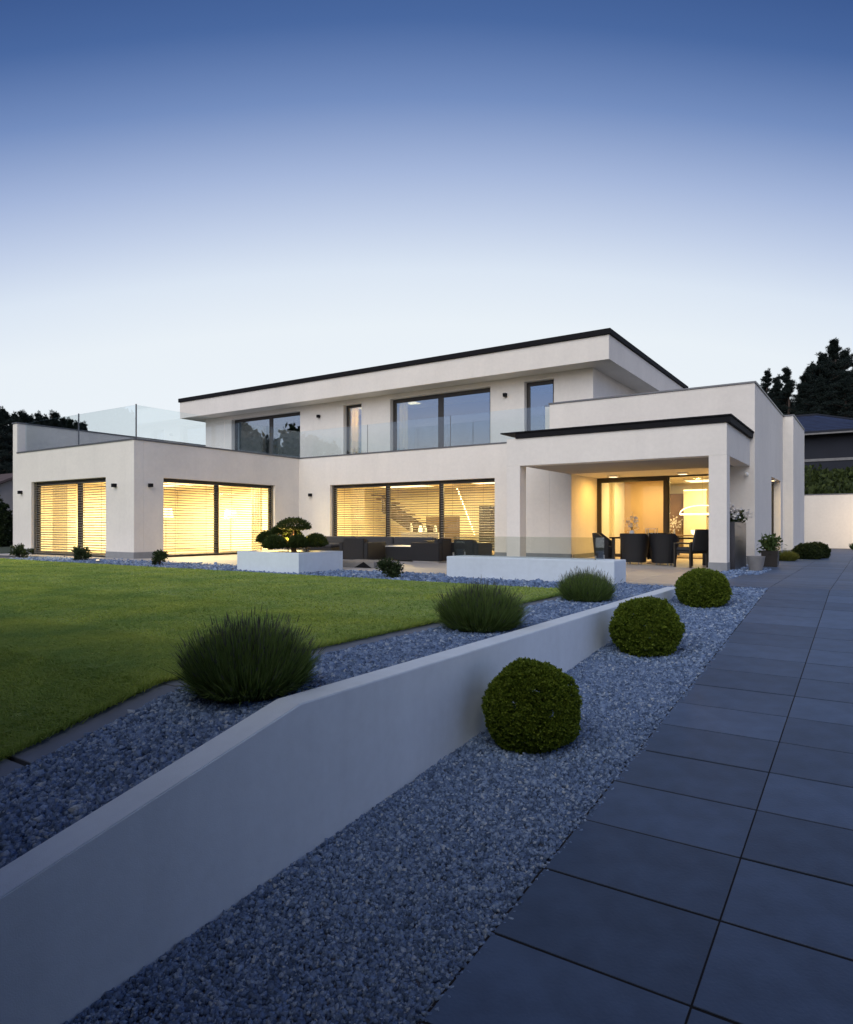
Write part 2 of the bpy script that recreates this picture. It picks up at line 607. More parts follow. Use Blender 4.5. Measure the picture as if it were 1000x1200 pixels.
def leaf_quads(pos, nrm, ln, wd, jit=0.7):
    """one bent-looking leaf quad per point; nrm: preferred direction the leaf grows in"""
    n = len(pos)
    d = nrm + rng.normal(scale=jit, size=(n, 3))
    d /= np.linalg.norm(d, axis=1)[:, None] + 1e-9
    s = np.cross(d, rng.normal(size=(n, 3)))
    s /= np.linalg.norm(s, axis=1)[:, None] + 1e-9
    ln = np.asarray(ln)[:, None]
    wd = np.asarray(wd)[:, None]
    a = pos
    mid = pos + d * ln * 0.5
    v = np.stack([a, mid + s * wd, pos + d * ln, mid - s * wd], 1)
    f = np.arange(n * 4).reshape(n, 4)
    return v.reshape(-1, 3), f


def blades(base, tip, width, bend):
    """grass blades: base (n,3), tip (n,3): 5 vertices, two faces (quad + degenerate-free tri pair)"""
    n = len(base)
    d = tip - base
    s = np.cross(d, np.array([0, 0, 1.0])[None] + rng.normal(scale=0.3, size=(n, 3)))
    s /= np.linalg.norm(s, axis=1)[:, None] + 1e-9
    w = width[:, None] * 0.5
    mid = base + d * 0.55 - bend
    v = np.stack([base - s * w, base + s * w, mid + s * w * 0.8, mid - s * w * 0.8, tip], 1)
    o = (np.arange(n) * 5)[:, None]
    f = np.concatenate([o + np.array([[0, 1, 2]]), o + np.array([[0, 2, 3]]), o + np.array([[3, 2, 4]])], 0)
    return v.reshape(-1, 3), f


def cat_mesh(parts):
    """[(v,f),...] of equal face width -> joined"""
    vs, fs, o = [], [], 0
    for v, f in parts:
        vs.append(v)
        fs.append(f + o)
        o += len(v)
    return np.concatenate(vs), np.concatenate(fs)


# ------------------------------------------------------------------ terrain levels
def base_z(y):
    """drive and lower gravel: climbs 8.6 % up to the house level at y = 12.9"""
    return np.clip(0.086 * (np.minimum(y, 12.9) - 12.9), -2.0, 0)


def upper_z(y):
    """lawn and upper bed: level, ramping down near the street end"""
    return np.maximum(np.minimum(0.24 * (y - 2.85), 0.0), base_z(y))


def land_z(x, y):
    z = base_z(y)
    z = np.where(x < -2.9, upper_z(y), z) - 0.16
    t = np.clip((y - 38.2) / 17, 0, 1)
    hill = 2.35 * (y > 38.2) + 2.9 * t + np.clip((y - 56) / 40, 0, 3) * 2.6
    fade = np.clip((x + 34) / 22, 0, 1)
    return z + hill * fade + np.clip((y - 60) / 60, 0, 3) * 1.0 * (1 - fade)


def grid_sheet(name, xs, ys, zf, m, kind, label=None):
    X, Y = np.meshgrid(xs, ys)
    Z = zf(X, Y)
    v = np.stack([X.ravel(), Y.ravel(), Z.ravel()], 1)
    nx, ny = len(xs), len(ys)
    i = np.arange(nx - 1)[None] + (np.arange(ny - 1) * nx)[:, None]
    f = np.stack([i, i + 1, i + nx + 1, i + nx], -1).reshape(-1, 4)
    o = link(bpy.data.objects.new(name, np_mesh(name, v, f, m)))
    return tag(o, label, None, None, kind)


xs = np.unique(np.concatenate([np.linspace(-900, -40, 12), np.linspace(-40, 20, 41), [-2.95, -2.85], np.linspace(20, 900, 12)]))
ys = np.unique(np.concatenate([np.linspace(-600, -20, 8), np.linspace(-20, 38, 59), [38.19, 38.21], np.linspace(39, 120, 40), np.linspace(130, 1200, 10)]))
grid_sheet('ground', xs, ys, land_z, 'field', 'structure', 'dark meadow ground running round the house and up the hill behind')

# ------------------------------------------------------------------ path of slate pavers
path = tag(MB().add([(-1.515, -4, float(base_z(-4)) - 0.005), (1.2, -4, float(base_z(-4)) - 0.005), (1.2, 12.9, -0.005), (-1.515, 12.9, -0.005),
                     (1.2, 38, -0.005), (-2.40, 38, -0.005), (-2.40, 12.9, -0.005)],
                    [(0, 1, 2, 3), (3, 2, 4, 5, 6)]).build('path', 'joint'),
           'driveway of dark slate pavers climbing to the house along the gravel', None, None, 'structure')
pav_w, pav_d, gap = 0.895, 0.6, 0.007
pm = MB().box(-pav_w / 2 + .0045, pav_w / 2 - .0045, -pav_d / 2 + .007, pav_d / 2 - .007, -0.05, 0).mesh('paver', 'paver', bevel=0.0015)
slope = math.atan(0.086)
for c in range(3):
    cx = -1.505 + pav_w * (c + 0.5)
    for r in range(-5, 17):
        y = 2.84 + 0.6 * (r + 0.5)
        if y > 12.8:
            continue
        inst('paver', pm, path, (cx, y, float(base_z(y)) + random.uniform(-.0015, .0015)),
             (slope + random.uniform(-.0022, .0022), random.uniform(-.002, .002), 0))
for c in range(-1, 3):
    cx = -1.505 + pav_w * (c + 0.5)
    for r in range(0, 40):
        y = 12.9 + 0.02 + 0.6 * (r + 0.5)
        inst('paver', pm, path, (cx, y, random.uniform(-.001, .001)), (random.uniform(-.002, .002), random.uniform(-.002, .002), 0))

# ------------------------------------------------------------------ terrace
TX0, TX1, TY0 = -20.05, -2.95, 12.75
terrace = tag(MB().add([(-28.4, 12.35, -.05), (-2.95, 12.75, -.05), (-2.95, 23.0, -.05), (-28.4, 23.0, -.05)], [(0, 1, 2, 3)]).build('terrace', 'gravelbed'),
              'pale stone terrace in front of the lit living room', None, None, 'structure')
tw, td = 0.9, 0.9
tm = MB().box(-tw / 2 + .004, tw / 2 - .004, -td / 2 + .004, td / 2 - .004, -0.04, 0).mesh('paver', 'terrace', bevel=0.003)
for i in range(28):
    cx = TX1 - tw * (i + 0.5)
    for j in range(12):
        cy = TY0 - .3 * (cx < -11) + td * (j + 0.5)
        if cx < TX0 - .3 and cy > 13.1:
            continue
        if cy > 20.9 and not (-8.1 < cx < -3.8):
            continue
        inst('paver', tm, terrace, (cx, cy, random.uniform(-.001, .001)))

# ------------------------------------------------------------------ retaining wall
rw = MB()
prof = [(-2.5, float(upper_z(-2.5)) + .02), (2.88, 0.02), (12.05, 0.012), (12.05, -0.6), (-2.5, -2.2)]
for x in (-2.98, -2.78):
    rw.add([(x, y, z) for y, z in prof], [tuple(range(5))])
n = len(prof)
rw.f += [(i, (i + 1) % n, n + (i + 1) % n, n + i) for i in range(n)]
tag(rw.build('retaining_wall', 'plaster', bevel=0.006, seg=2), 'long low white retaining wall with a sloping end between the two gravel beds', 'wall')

# ------------------------------------------------------------------ gravel
def scatter_rect(n, x0, x1, y0, y1):
    return rng.uniform(x0, x1, n), rng.uniform(y0, y1, n)


def bed(name, x0, x1, y0, y1, zf, label):
    ysb = np.linspace(y0, y1, max(2, int((y1 - y0) * 2)))
    return grid_sheet(name, np.array([x0, x1]), ysb, lambda X, Y: zf(Y), 'gravelbed', 'structure', label)


lo = lambda y: base_z(y) - 0.03
up = lambda y: upper_z(y) - 0.052
bed('lower_gravel_bed', -2.79, -1.51, -2.5, 12.9, lo, 'base of the lower gravel bed beside the drive')
bed('upper_gravel_bed', -3.9, -2.97, -2.5, 12.6, up, 'base of the upper gravel bed above the retaining wall')
bed('gravel_strip_bed', -30, -3.88, 10.98, 12.75, lambda y: 0 * y - 0.055, 'base of the gravel strip between lawn and terrace')
bed('gravel_patch_bed', -2.97, -2.38, 12.9, 20.6, lambda y: 0 * y - 0.06, 'base of the gravel between the paving and the portico')
P, S = [], []


def put(n, x0, x1, y0, y1, zf, size, amp=0.012):
    x, y = scatter_rect(n, x0, x1, y0, y1)
    s = size * np.exp(rng.normal(scale=0.25, size=n))
    P.append(np.stack([x, y, zf(y) + rng.uniform(-0.004, amp, n)], 1))
    S.append(s)


put(42000, -2.78, -1.505, 0.6, 4.2, lo, 0.0145)
put(28000, -2.78, -1.50, 4.2, 7.5, lo, 0.017)
put(22000, -2.78, -1.50, 7.5, 12.92, lo, 0.023)
put(900, -1.55, -1.47, 2.0, 9.0, lambda y: base_z(y) - .012, 0.016, .008)
put(4200, -2.95, -2.39, 12.9, 20.6, lambda y: 0 * y - .045, 0.034)
put(900, -2.95, -2.1, 16.2, 18.6, lambda y: 0 * y - .005, 0.032)
v, f = stones(np.concatenate(P), np.concatenate(S))
tag(link(bpy.data.objects.new('gravel', np_mesh('gravel', v, f, 'gravel'))), 'fine blue grey granite chippings in the lower bed round the box balls', None, None, 'stuff')
P, S = [], []
put(24000, -3.88, -2.98, 0.4, 3.4, up, 0.0175, .018)
put(19000, -3.88, -2.98, 3.4, 6.5, up, 0.020, .02)
put(17000, -3.88, -2.98, 6.5, 12.6, up, 0.026, .022)
put(16000, -24, -3.88, 11.0, 12.75, lambda y: 0 * y - .05, 0.04, .03)
v, f = stones(np.concatenate(P), np.concatenate(S))
tag(link(bpy.data.objects.new('gravel', np_mesh('gravel', v, f, 'gravel'))), 'coarser blue grey pebbles in the upper bed and along the terrace', None, None, 'stuff')

# slate edging between lawn and gravel
edge = tag(MB().box(-4.12, -3.88, -2.5, 10.9, -1.9, -1.8).build('lawn_kerb', 'gravelbed'), 'thin slate kerb between lawn and upper gravel bed', None, None, 'structure')
em = MB().box(-.12, .12, -.4985, .4985, -.07, 0).mesh('stone', 'edging', bevel=.004)
for k in range(13):
    y = -1.6 + k
    z0, z1 = float(upper_z(y - .5)), float(upper_z(y + .5))
    o = inst('stone', em, edge, (-4.0 + random.uniform(-.006, .006), y, (z0 + z1) / 2 - .03), (math.atan(z1 - z0), 0, random.uniform(-.008, .008)))

# ------------------------------------------------------------------ lawn
lys = np.concatenate([np.linspace(-3, 3, 13), np.linspace(3.5, 11.0, 8)])
grid_sheet('lawn', np.linspace(-40, -4.12, 30), lys, lambda X, Y: upper_z(Y) - .02, 'lawnsoil', 'structure', 'mown lawn sloping gently in front of the terrace')


def grass(n, y0, y1, h, w):
    y = rng.uniform(y0, y1, n * 3)
    x = rng.uniform(-2.35 * y1 - .6, -4.09, n * 3)
    ok = x > -2.35 * y - .6
    x, y = x[ok][:n], y[ok][:n]
    k = len(x)
    patch = 0.85 + 0.3 * np.sin(x * 2.3 + np.sin(y * 1.7) * 2) * np.sin(y * 2.9 + x)
    hh = .62 * h * rng.uniform(0.55, 1.25, k) * np.clip(patch, .7, 1.2)
    b = np.stack([x, y, upper_z(y) - .025], 1)
    lean = rng.normal(scale=1.35, size=(k, 2)) * hh[:, None]
    t = b + np.stack([lean[:, 0], lean[:, 1], hh], 1)
    return blades(b, t, w * rng.uniform(.7, 1.3, k), np.stack([lean[:, 0] * .25, lean[:, 1] * .25, -hh * .12], 1))


def fringe(n):
    y = rng.uniform(1.2, 10.8, n)
    x = -4.10 + rng.normal(scale=.018, size=n)
    hh = rng.uniform(.03, .075, n)
    b = np.stack([x, y, upper_z(y) - .02], 1)
    t = b + np.stack([rng.uniform(-.01, .06, n), rng.normal(scale=.02, size=n), hh * .8], 1)
    return blades(b, t, np.full(n, .006), np.zeros((n, 3)))


v, f = cat_mesh([grass(90000, 1.3, 4.0, .055, .0055), grass(64000, 4.0, 6.5, .05, .009), grass(44000, 6.5, 9.0, .045, .012), grass(30000, 9.0, 11.0, .04, .016), fringe(7000)])
tag(link(bpy.data.objects.new('grass', np_mesh('grass', v, f, 'grass'))), 'short mown green grass of the lawn', None, None, 'stuff')

# ================================================================== HOUSE
H = empty('modern_house', (-12, 20.66, 0))
HO = (-12, 20.66, 0)
tag(H, 'white flat roofed modern house with lit windows, glass balustrades and black roof edge', 'house')


def hb():
    return MB(HO)


FY = lambda plane: (lambda u, v, w: (u, plane + v, w))      # wall that faces -Y
FX = lambda plane: (lambda u, v, w: (plane - v, u, w))      # wall that faces +X


def wall(mb, fm, u0, u1, z0, z1, th, openings=()):
    us = sorted({u0, u1, *[o[0] for o in openings], *[o[1] for o in openings]})
    ws = sorted({z0, z1, *[o[2] for o in openings], *[o[3] for o in openings]})

    def solid(i, j):
        if i < 0 or j < 0 or i >= len(us) - 1 or j >= len(ws) - 1:
            return False
        cu, cw = (us[i] + us[i + 1]) / 2, (ws[j] + ws[j + 1]) / 2
        return not any(o[0] < cu < o[1] and o[2] < cw < o[3] for o in openings)
    for i in range(len(us) - 1):
        for j in range(len(ws) - 1):
            if not solid(i, j):
                continue
            a, b, c, d = us[i], us[i + 1], ws[j], ws[j + 1]
            q = lambda *p: mb.add([fm(*x) for x in p], [(0, 1, 2, 3)])
            q((a, 0, c), (b, 0, c), (b, 0, d), (a, 0, d))
            q((a, th, c), (a, th, d), (b, th, d), (b, th, c))
            if not solid(i - 1, j):
                q((a, 0, c), (a, 0, d), (a, th, d), (a, th, c))
            if not solid(i + 1, j):
                q((b, 0, c), (b, th, c), (b, th, d), (b, 0, d))
            if not solid(i, j - 1):
                q((a, 0, c), (a, th, c), (b, th, c), (b, 0, c))
            if not solid(i, j + 1):
                q((a, 0, d), (b, 0, d), (b, th, d), (a, th, d))
    return mb


ZP, ZT, ZU = 3.87, 5.03, 6.25       # parapet, tall block, underside of the roof
BV = .006
w_front = (-26.55, -21.65, .0, 2.72)
w_side = (14.2, 19.3, .0, 2.70)
w_main = (-18.33, -10.86, .0, 2.72)
wall(hb(), FY(13.1), -27.62, -20.05, 0, ZP, .35, [w_front]).build('wall', 'render', H, BV)
wall(hb(), FX(-20.05), 13.45, 20.66, 0, ZP, .35, [w_side]).build('wall', 'render', H)
wall(hb(), FX(-27.62), 13.1, 31.5, 0, ZT, .33).build('wall', 'render', H, BV)
wall(hb(), FY(20.66), -20.05, -8.85, 0, ZP, .35, [w_main]).build('wall', 'render', H)
wall(hb(), FY(20.66), -8.849, -2.76, 0, ZT, .35, [(-8.1, -3.9, 0, 2.80)]).build('wall', 'render', H, BV)
wall(hb(), FX(-2.76), 21.01, 27.6, 0, ZT, .35, [(24.3, 26.9, 0, 2.65)]).build('wall', 'render', H)
wall(hb(), FY(27.6), -3.11, -2.43, 0, ZT, .3).build('wall', 'render', H, BV)
wall(hb(), FX(-2.43), 27.9, 31.9, 0, ZT, .3).build('wall', 'render', H)
wall(hb(), FX(-8.85), 21.01, 21.449, ZP - .25, ZT, .0001 + .3).build('wall', 'render', H)
u_w = [(-25.15, -20.75), (-18.30, -17.35), (-15.90, -11.45), (-10.12, -9.03)]
wall(hb(), FY(21.45), -27.0, -7.66, 3.4, ZU, .35, [(a, b, 3.62, 6.06) for a, b in u_w]).build('wall', 'render', H, BV)
wall(hb(), FX(-7.66), 21.8, 30.6, 3.4, ZU, .35).build('wall', 'render', H)
wall(hb(), FX(-26.65), 21.8, 30.6, 3.4, ZU, .35).build('wall', 'render', H)
wall(hb(), FY(30.6), -27.0, -7.66, 0, ZU, .3).build('wall', 'render', H)
wall(hb(), FY(31.9), -7.3, -2.43, 0, ZT, .3).build('wall', 'render', H)
# plinths (grey base course, 3 mm proud)
def plinth(*b):
    hb().box(*b).build('plinth', 'plinth', H)


for a, b in ((-27.95, w_front[0]), (w_front[1], -20.047)):
    plinth(a, b, 13.092, 13.2, 0, .21)
for a, b in ((13.201, w_side[0]), (w_side[1], 20.65)):
    plinth(-20.1, -20.042, a, b, 0, .21)
for a, b in ((-20.0, w_main[0]), (w_main[1], -8.1), (-3.9, -2.752)):
    plinth(a, b, 20.652, 20.75, 0, .17)
plinth(-2.8, -2.752, 20.751, 24.3, 0, .2)
plinth(-2.8, -2.752, 26.9, 27.59, 0, .2)
plinth(-2.75, -2.422, 27.592, 27.7, 0, .2)
plinth(-2.47, -2.422, 27.701, 31.9, 0, .2)
plinth(-8.15, -8.092, 20.80, 23.05, 0, .15)
# decks and roofs
hb().box(-27.62, -20.4, 13.45, 21.45, 3.2, 3.5).build('roof_deck', 'plinth', H)
hb().box(-20.4, -8.85, 21.01, 21.449, 3.2, 3.5).build('roof_deck', 'plinth', H)
hb().box(-7.3, -3.11, 21.01, 31.9, 4.4, 4.6).build('roof', 'plinth', H)
rf = hb().box(-27.9, -6.87, 20.66, 31.1, ZU, 7.02).build('roof', 'render', H, BV)
MB(HO).box(-27.96, -6.81, 20.60, 31.16, 7.021, 7.2).build('roof_edge', 'black', rf, .008)
cp = hb()
cp.box(-27.62, -20.02, 13.07, 13.47, ZP, ZP + .05)
cp.box(-20.42, -20.02, 13.47, 20.64, ZP, ZP + .05)
cp.box(-20.42, -8.85, 20.64, 21.03, ZP, ZP + .05)
cp.box(-27.98, -27.59, 13.07, 31.5, ZT, ZT + .05)
cp.box(-8.88, -2.73, 20.63, 21.03, ZT, ZT + .05)
cp.box(-3.13, -2.73, 21.03, 27.57, ZT, ZT + .05)
cp.box(-3.13, -2.40, 27.57, 27.92, ZT, ZT + .05)
cp.box(-2.75, -2.40, 27.92, 31.9, ZT, ZT + .05)
cp.box(-9.18, -8.82, 21.03, 21.449, ZT, ZT + .05)
cp.build('parapet_cap', 'cap', H, .004)
# portico
pillar = hb().box(-8.61, -8.2, 17.1, 17.5, 0, 2.73).build('pillar', 'render', H, BV)
pillar2 = hb().box(-3.28, -2.88, 17.1, 17.5, 0, 2.73).build('pillar', 'render', H, BV)
MB(HO).box(-3.288, -2.872, 17.092, 17.508, 0, .2).build('plinth', 'plinth', pillar2)
MB(HO).box(-8.618, -8.192, 17.092, 17.508, 0, .2).build('plinth', 'plinth', pillar)
hb().box(-8.61, -2.88, 17.1, 17.5, 2.731, 3.49).build('beam', 'render', H, BV)
hb().box(-3.28, -2.88, 17.501, 20.655, 2.731, 3.49).build('beam', 'render', H, BV)
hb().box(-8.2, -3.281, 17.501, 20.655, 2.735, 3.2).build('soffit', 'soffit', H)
can = hb().box(-8.32, -2.80, 17.06, 20.64, 3.492, 3.640).build('canopy', 'black', H)
MB(HO).box(-8.77, -2.77, 17.03, 20.65, 3.641, 3.675).build('canopy_plate', 'black', can)
# recess behind the portico
hb().box(-8.45, -8.1, 21.011, 29.6, 0, 2.9).build('wall', 'render', H)
hb().box(-3.9, -3.5, 21.011, 23.05, 0, 2.9).build('wall', 'render', H)
hb().box(-8.1, -3.9, 20.664, 23.25, 2.737, 2.795).build('soffit', 'render', H)

# ---- windows
def window(fx, plane, u0, u1, z0, z1, divs, glass='pane', blinds=(), recess=.2, fr=.07, tilt=28, guide=True, label=None, lower=1.0):
    w = empty('window', (u0 - HO[0], plane - HO[1], 0) if not fx else (plane - HO[0], u0 - HO[1], 0), R(90) if fx else 0, H)
    W = u1 - u0
    us = [0] + [d - u0 for d in divs] + [W]
    fmb = MB()
    y0, y1 = recess, recess + .09
    fmb.box(0, W, y0, y1, z1 - fr * 1.3, z1).box(0, W, y0, y1, z0, z0 + fr * .9)
    for k, u in enumerate(us):
        a = 0 if k == 0 else (W - fr * 1.2 if k == len(us) - 1 else u - fr)
        fmb.box(a, a + fr * (1.2 if k in (0, len(us) - 1) else 2), y0, y1, z0 + fr * .9, z1 - fr * 1.3)
    fmb.build('frame', 'frame', w, .006)
    for k in range(len(us) - 1):
        MB().box(us[k] + .05, us[k + 1] - .05, y0 + .035, y0 + .047, z0 + .05, z1 - .07).build('pane', glass, w)
    if blinds:
        for k in range(len(us) - 1):
            if k not in blinds:
                continue
            a, b = us[k] + .04, us[k + 1] - .04
            me = MB().add([(a, -.034, -.006), (b, -.034, -.006), (b, 0, .004), (a, 0, .004), (b, .034, -.006), (a, .034, -.006),
                           (a, -.034, -.009), (b, -.034, -.009), (b, 0, .001), (a, 0, .001), (b, .034, -.009), (a, .034, -.009)],
                          [(0, 1, 2, 3), (3, 2, 4, 5), (9, 8, 7, 6), (11, 10, 8, 9), (0, 6, 7, 1), (5, 4, 10, 11), (0, 3, 9, 6), (3, 5, 11, 9), (1, 7, 8, 2), (2, 8, 10, 4)]).mesh('slat', 'slat')
            nsl = int((z1 - z0 - .14) / .088)
            for q in range(nsl):
                z = z1 - .12 - .088 * q
                inst('slat', me, w, (0, recess - .075, z + random.uniform(-.002, .002)), (R(tilt + random.uniform(-3, 3)), 0, 0))
            for t in (.22, .78):
                MB().tube([(a + (b - a) * t, recess - .075, z0 + .05), (a + (b - a) * t, recess - .075, z1 - .02)], .004, 5).build('cord', 'frame', w)
            MB().box(a, b, recess - .115, recess - .035, z0 + .045, z0 + .075).build('bottom_rail', 'slat', w)
        for u in us[:1] + us[-1:]:
            MB().box(max(0, u - .03), min(W, u + .03), recess - .1, recess - .05, z0, z1 - .01).build('guide_rail', 'slat', w)
    return w


window(False, 13.1, *w_front, [-23.62], blinds=(0, 1), fr=.11)
window(True, -20.05, *w_side, [16.6], blinds=(0, 1), fr=.09, tilt=26)
window(False, 20.66, *w_main, [-15.62, -13.18], blinds=(0, 1, 2), recess=.24, fr=.09, tilt=26)
window(False, 21.45, *u_w[0], 3.62, 6.06, [-22.75], 'paneup', fr=.1)
window(False, 21.45, *u_w[1], 3.62, 6.06, [], 'paneup', fr=.08)
window(False, 21.45, *u_w[2], 3.62, 6.06, [-13.68], 'paneup', fr=.11)
window(False, 21.45, *u_w[3], 3.62, 6.06, [], 'paneup', fr=.1)
window(True, -2.76, 24.3, 26.9, 0, 2.65, [], recess=.22, fr=.09)
window(False, 23.05, -8.1, -5.70, 0, 2.73, [], recess=.02, fr=.12)
window(False, 23.05, -5.695, -3.9, 0, 2.73, [], recess=.06, fr=.035)

# ---- balustrades of glass
for name, pts, labs in (('balustrade', [(-27.35, 13.28), (-23.62, 13.28), (-20.2, 13.28), (-20.2, 16.9), (-20.2, 20.86), (-16.56, 20.86), (-12.76, 20.86), (-8.9, 20.86)], 0),):
    bal = empty(name, (pts[2][0] - HO[0], pts[2][1] - HO[1], ZP), 0, H)
    o = (pts[2][0], pts[2][1], ZP)
    for (xa, ya), (xb, yb) in zip(pts[:-1], pts[1:]):
        if ya == yb:
            MB(o).box(xa + .012, xb - .012, ya - .008, ya + .008, ZP + .0, 5.04).build('pane', 'bal', bal)
        else:
            MB(o).box(xa - .008, xa + .008, ya + .012, yb - .012, ZP + .0, 5.04).build('pane', 'bal', bal)
    for (x, y) in pts[4:7]:
        MB(o).box(x - .009, x + .009, y - .007, y + .007, ZP, 5.04).build('seal', 'cap', bal)
    for (x, y) in (pts[1], pts[2]):
        MB(o).box(x - .012, x + .012, y - .02, y + .02, ZP, 5.07).build('post', 'cap', bal)

# ---- rooms
rm = hb()
rm.box(-27.62, -20.4, 20.3, 20.5, 0, 3.0)
rm.build('interior_wall', 'room', H)
hb().box(-27.62, -20.4, 13.45, 20.3, 2.80, 2.85).build('room_ceiling', 'room', H)
hb().box(-27.61, -27.6, 13.46, 20.29, .0, 2.79).build('interior_wall', 'room', H)
hb().box(-27.6, -20.41, 13.3, 20.29, -.1, .012).build('room_floor', 'parquet', H)
hb().box(-20.0, -8.46, 27.0, 27.15, 0, 2.9).build('interior_wall', 'room', H)
hb().box(-20.39, -20.2, 20.67, 27.15, 0, 2.9).build('interior_wall', 'room', H)
hb().box(-8.47, -8.455, 21.02, 26.99, 0, 2.85).build('interior_wall', 'room', H)
hb().box(-20.2, -8.46, 21.01, 27.0, 2.82, 2.88).build('room_ceiling', 'room', H)
hb().box(-20.2, -8.46, 20.9, 27.0, -.1, .012).build('room_floor', 'parquet', H)
hb().box(-8.1, -6.6, 26.2, 26.4, 0, 2.83).build('interior_wall', 'ochre', H)
hb().box(-8.1, -3.12, 29.6, 29.8, 0, 2.9).build('interior_wall', 'room', H)
hb().box(-8.1, -3.12, 23.26, 29.6, 2.84, 2.9).build('room_ceiling', 'room', H)
hb().box(-8.1, -3.12, 23.06, 29.6, -.1, .012).build('room_floor', 'parquet', H)
hb().box(-3.125, -3.112, 23.1, 24.3, 0, 2.84).build('interior_wall', 'room', H)
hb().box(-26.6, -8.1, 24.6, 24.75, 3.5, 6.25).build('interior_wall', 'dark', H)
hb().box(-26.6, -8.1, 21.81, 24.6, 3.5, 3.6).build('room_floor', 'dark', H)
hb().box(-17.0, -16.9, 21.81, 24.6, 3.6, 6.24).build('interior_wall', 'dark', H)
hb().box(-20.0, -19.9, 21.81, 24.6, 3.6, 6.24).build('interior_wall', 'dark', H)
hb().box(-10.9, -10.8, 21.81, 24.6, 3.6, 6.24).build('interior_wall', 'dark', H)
# staircase in the living room: climbs to the left
st = empty('staircase', (-15.45 - HO[0], 25.2 - HO[1], 0), 0, H)
stm = MB().box(-.17, .17, -.5, .5, -.055, 0).mesh('tread', 'darkwood')
for k in range(14):
    inst('tread', stm, st, (-.29 * k, 0, .18 * (k + 1)))
stg = MB()
stg.add([(.2, .45, .0), (-.29 * 14, .45, 2.52), (-.29 * 14, .45, 1.75), (-1.0, .45, .0), (.2, .52, .0), (-.29 * 14, .52, 2.52), (-.29 * 14, .52, 1.75), (-1.0, .52, .0)],
        [(0, 1, 2, 3), (7, 6, 5, 4), (0, 4, 5, 1), (2, 6, 7, 3), (1, 5, 6, 2), (0, 3, 7, 4)])
stg.build('stringer', 'darkwood', st)
MB().box(-1.5, .25, .40, .44, .02, 1.5).build('half_wall', 'darkwood', st)


def light(name, kind, loc, energy, size, col, parent=None, rot=(0, 0, 0), spread=None):
    l = bpy.data.lights.new(name, kind)
    l.energy, l.color = energy, col
    if kind == 'AREA':
        l.shape, l.size, l.size_y = 'RECTANGLE', size[0], size[1]
    elif kind == 'SPOT':
        l.shadow_soft_size, l.spot_size, l.spot_blend = size, R(spread), .6
    else:
        l.shadow_soft_size = size
    o = bpy.data.objects.new(name, l)
    o.location, o.rotation_euler = loc, rot
    return link(o, parent)


WARM = (1.0, .71, .27)
WARM2 = (1.0, .79, .40)
GOLD = (1.0, .54, .12)


def ceiling_lamp(x, y, z, sx, sy, e, label, col=WARM):
    t = tag(empty('ceiling_light', (x, y, z)), label, 'ceiling light', 'ceiling lights inside the house')
    MB().box(-sx / 2 - .04, sx / 2 + .04, -sy / 2 - .04, sy / 2 + .04, -.05, 0).build('frame', 'white', t)
    MB().box(-sx / 2, sx / 2, -sy / 2, sy / 2, -.058, -.0505).build('diffuser', 'glowsoft', t)
    light('lamp', 'AREA', (0, 0, -.07), e, (sx, sy), col, t)
    return t


ceiling_lamp(-24.6, 16.8, 2.80, 2.6, 2.2, 640, 'glowing ceiling light in the corner room behind the front blinds', WARM2)
ceiling_lamp(-22.0, 17.6, 2.80, 1.6, 2.6, 700, 'glowing ceiling light just behind the blinds of the corner room side window', WARM2)
ceiling_lamp(-16.8, 23.6, 2.82, 2.2, 1.6, 520, 'glowing ceiling light over the living room sofa end')
ceiling_lamp(-12.2, 23.2, 2.82, 2.2, 1.6, 520, 'glowing ceiling light in front of the living room stairs')
ceiling_lamp(-6.8, 24.8, 2.84, 1.2, 1.0, 95, 'glowing ceiling light by the ochre dining room wall')
ceiling_lamp(-5.3, 27.4, 2.84, 1.4, 1.2, 170, 'glowing ceiling light over the kitchen end of the dining room')

# ------------------------------------------------------------------ wall lamps
def wall_lamp(loc, face, label):
    """small dark cube lamp on a back plate; face 0: on a wall facing -Y, 1: on a wall facing +X"""
    t = tag(empty('wall_lamp', loc, R(90) if face else 0), label, 'wall lamp', 'dark cube wall lamps on the house')
    MB().box(-.05, .05, -.012, 0, -.06, .06).build('back_plate', 'chrome', t, .003)
    MB().box(-.06, .06, -.14, -.0125, -.065, .055).build('body', 'black', t, .006)
    MB().box(-.045, .045, -.125, -.03, .056, .062).build('lens', 'white', t)
    return t


wall_lamp((-27.25, 13.1, 2.36), 0, 'dark cube wall lamp at the outer end of the corner room front')
wall_lamp((-21.05, 13.1, 2.42), 0, 'dark cube wall lamp between the front blinds and the corner of the wing')
wall_lamp((-20.05, 13.66, 2.42), 1, 'dark cube wall lamp round the corner beside the bright side window')
wall_lamp((-19.35, 20.66, 2.35), 0, 'dark cube wall lamp above the cloud pruned tree')
wall_lamp((-19.62, 21.45, 5.72), 0, 'small dark wall lamp upstairs between the corner window and the slim window')
wall_lamp((-10.83, 21.45, 5.68), 0, 'small dark wall lamp upstairs beside the wide sliding window')
cm = tag(empty('security_camera', (-2.95, 20.66, 2.5)), 'small pale camera under the portico beam above the tall planter', 'camera')
MB().box(-.02, .02, -.14, 0, -.02, .02).build('bracket', 'white', cm, .004)
MB().lathe([(.0, -.05), (.05, -.045), (.055, .02), (.03, .05), (0, .05)], (0, -.16, 0), 14).build('housing', 'white', cm, smooth=True)

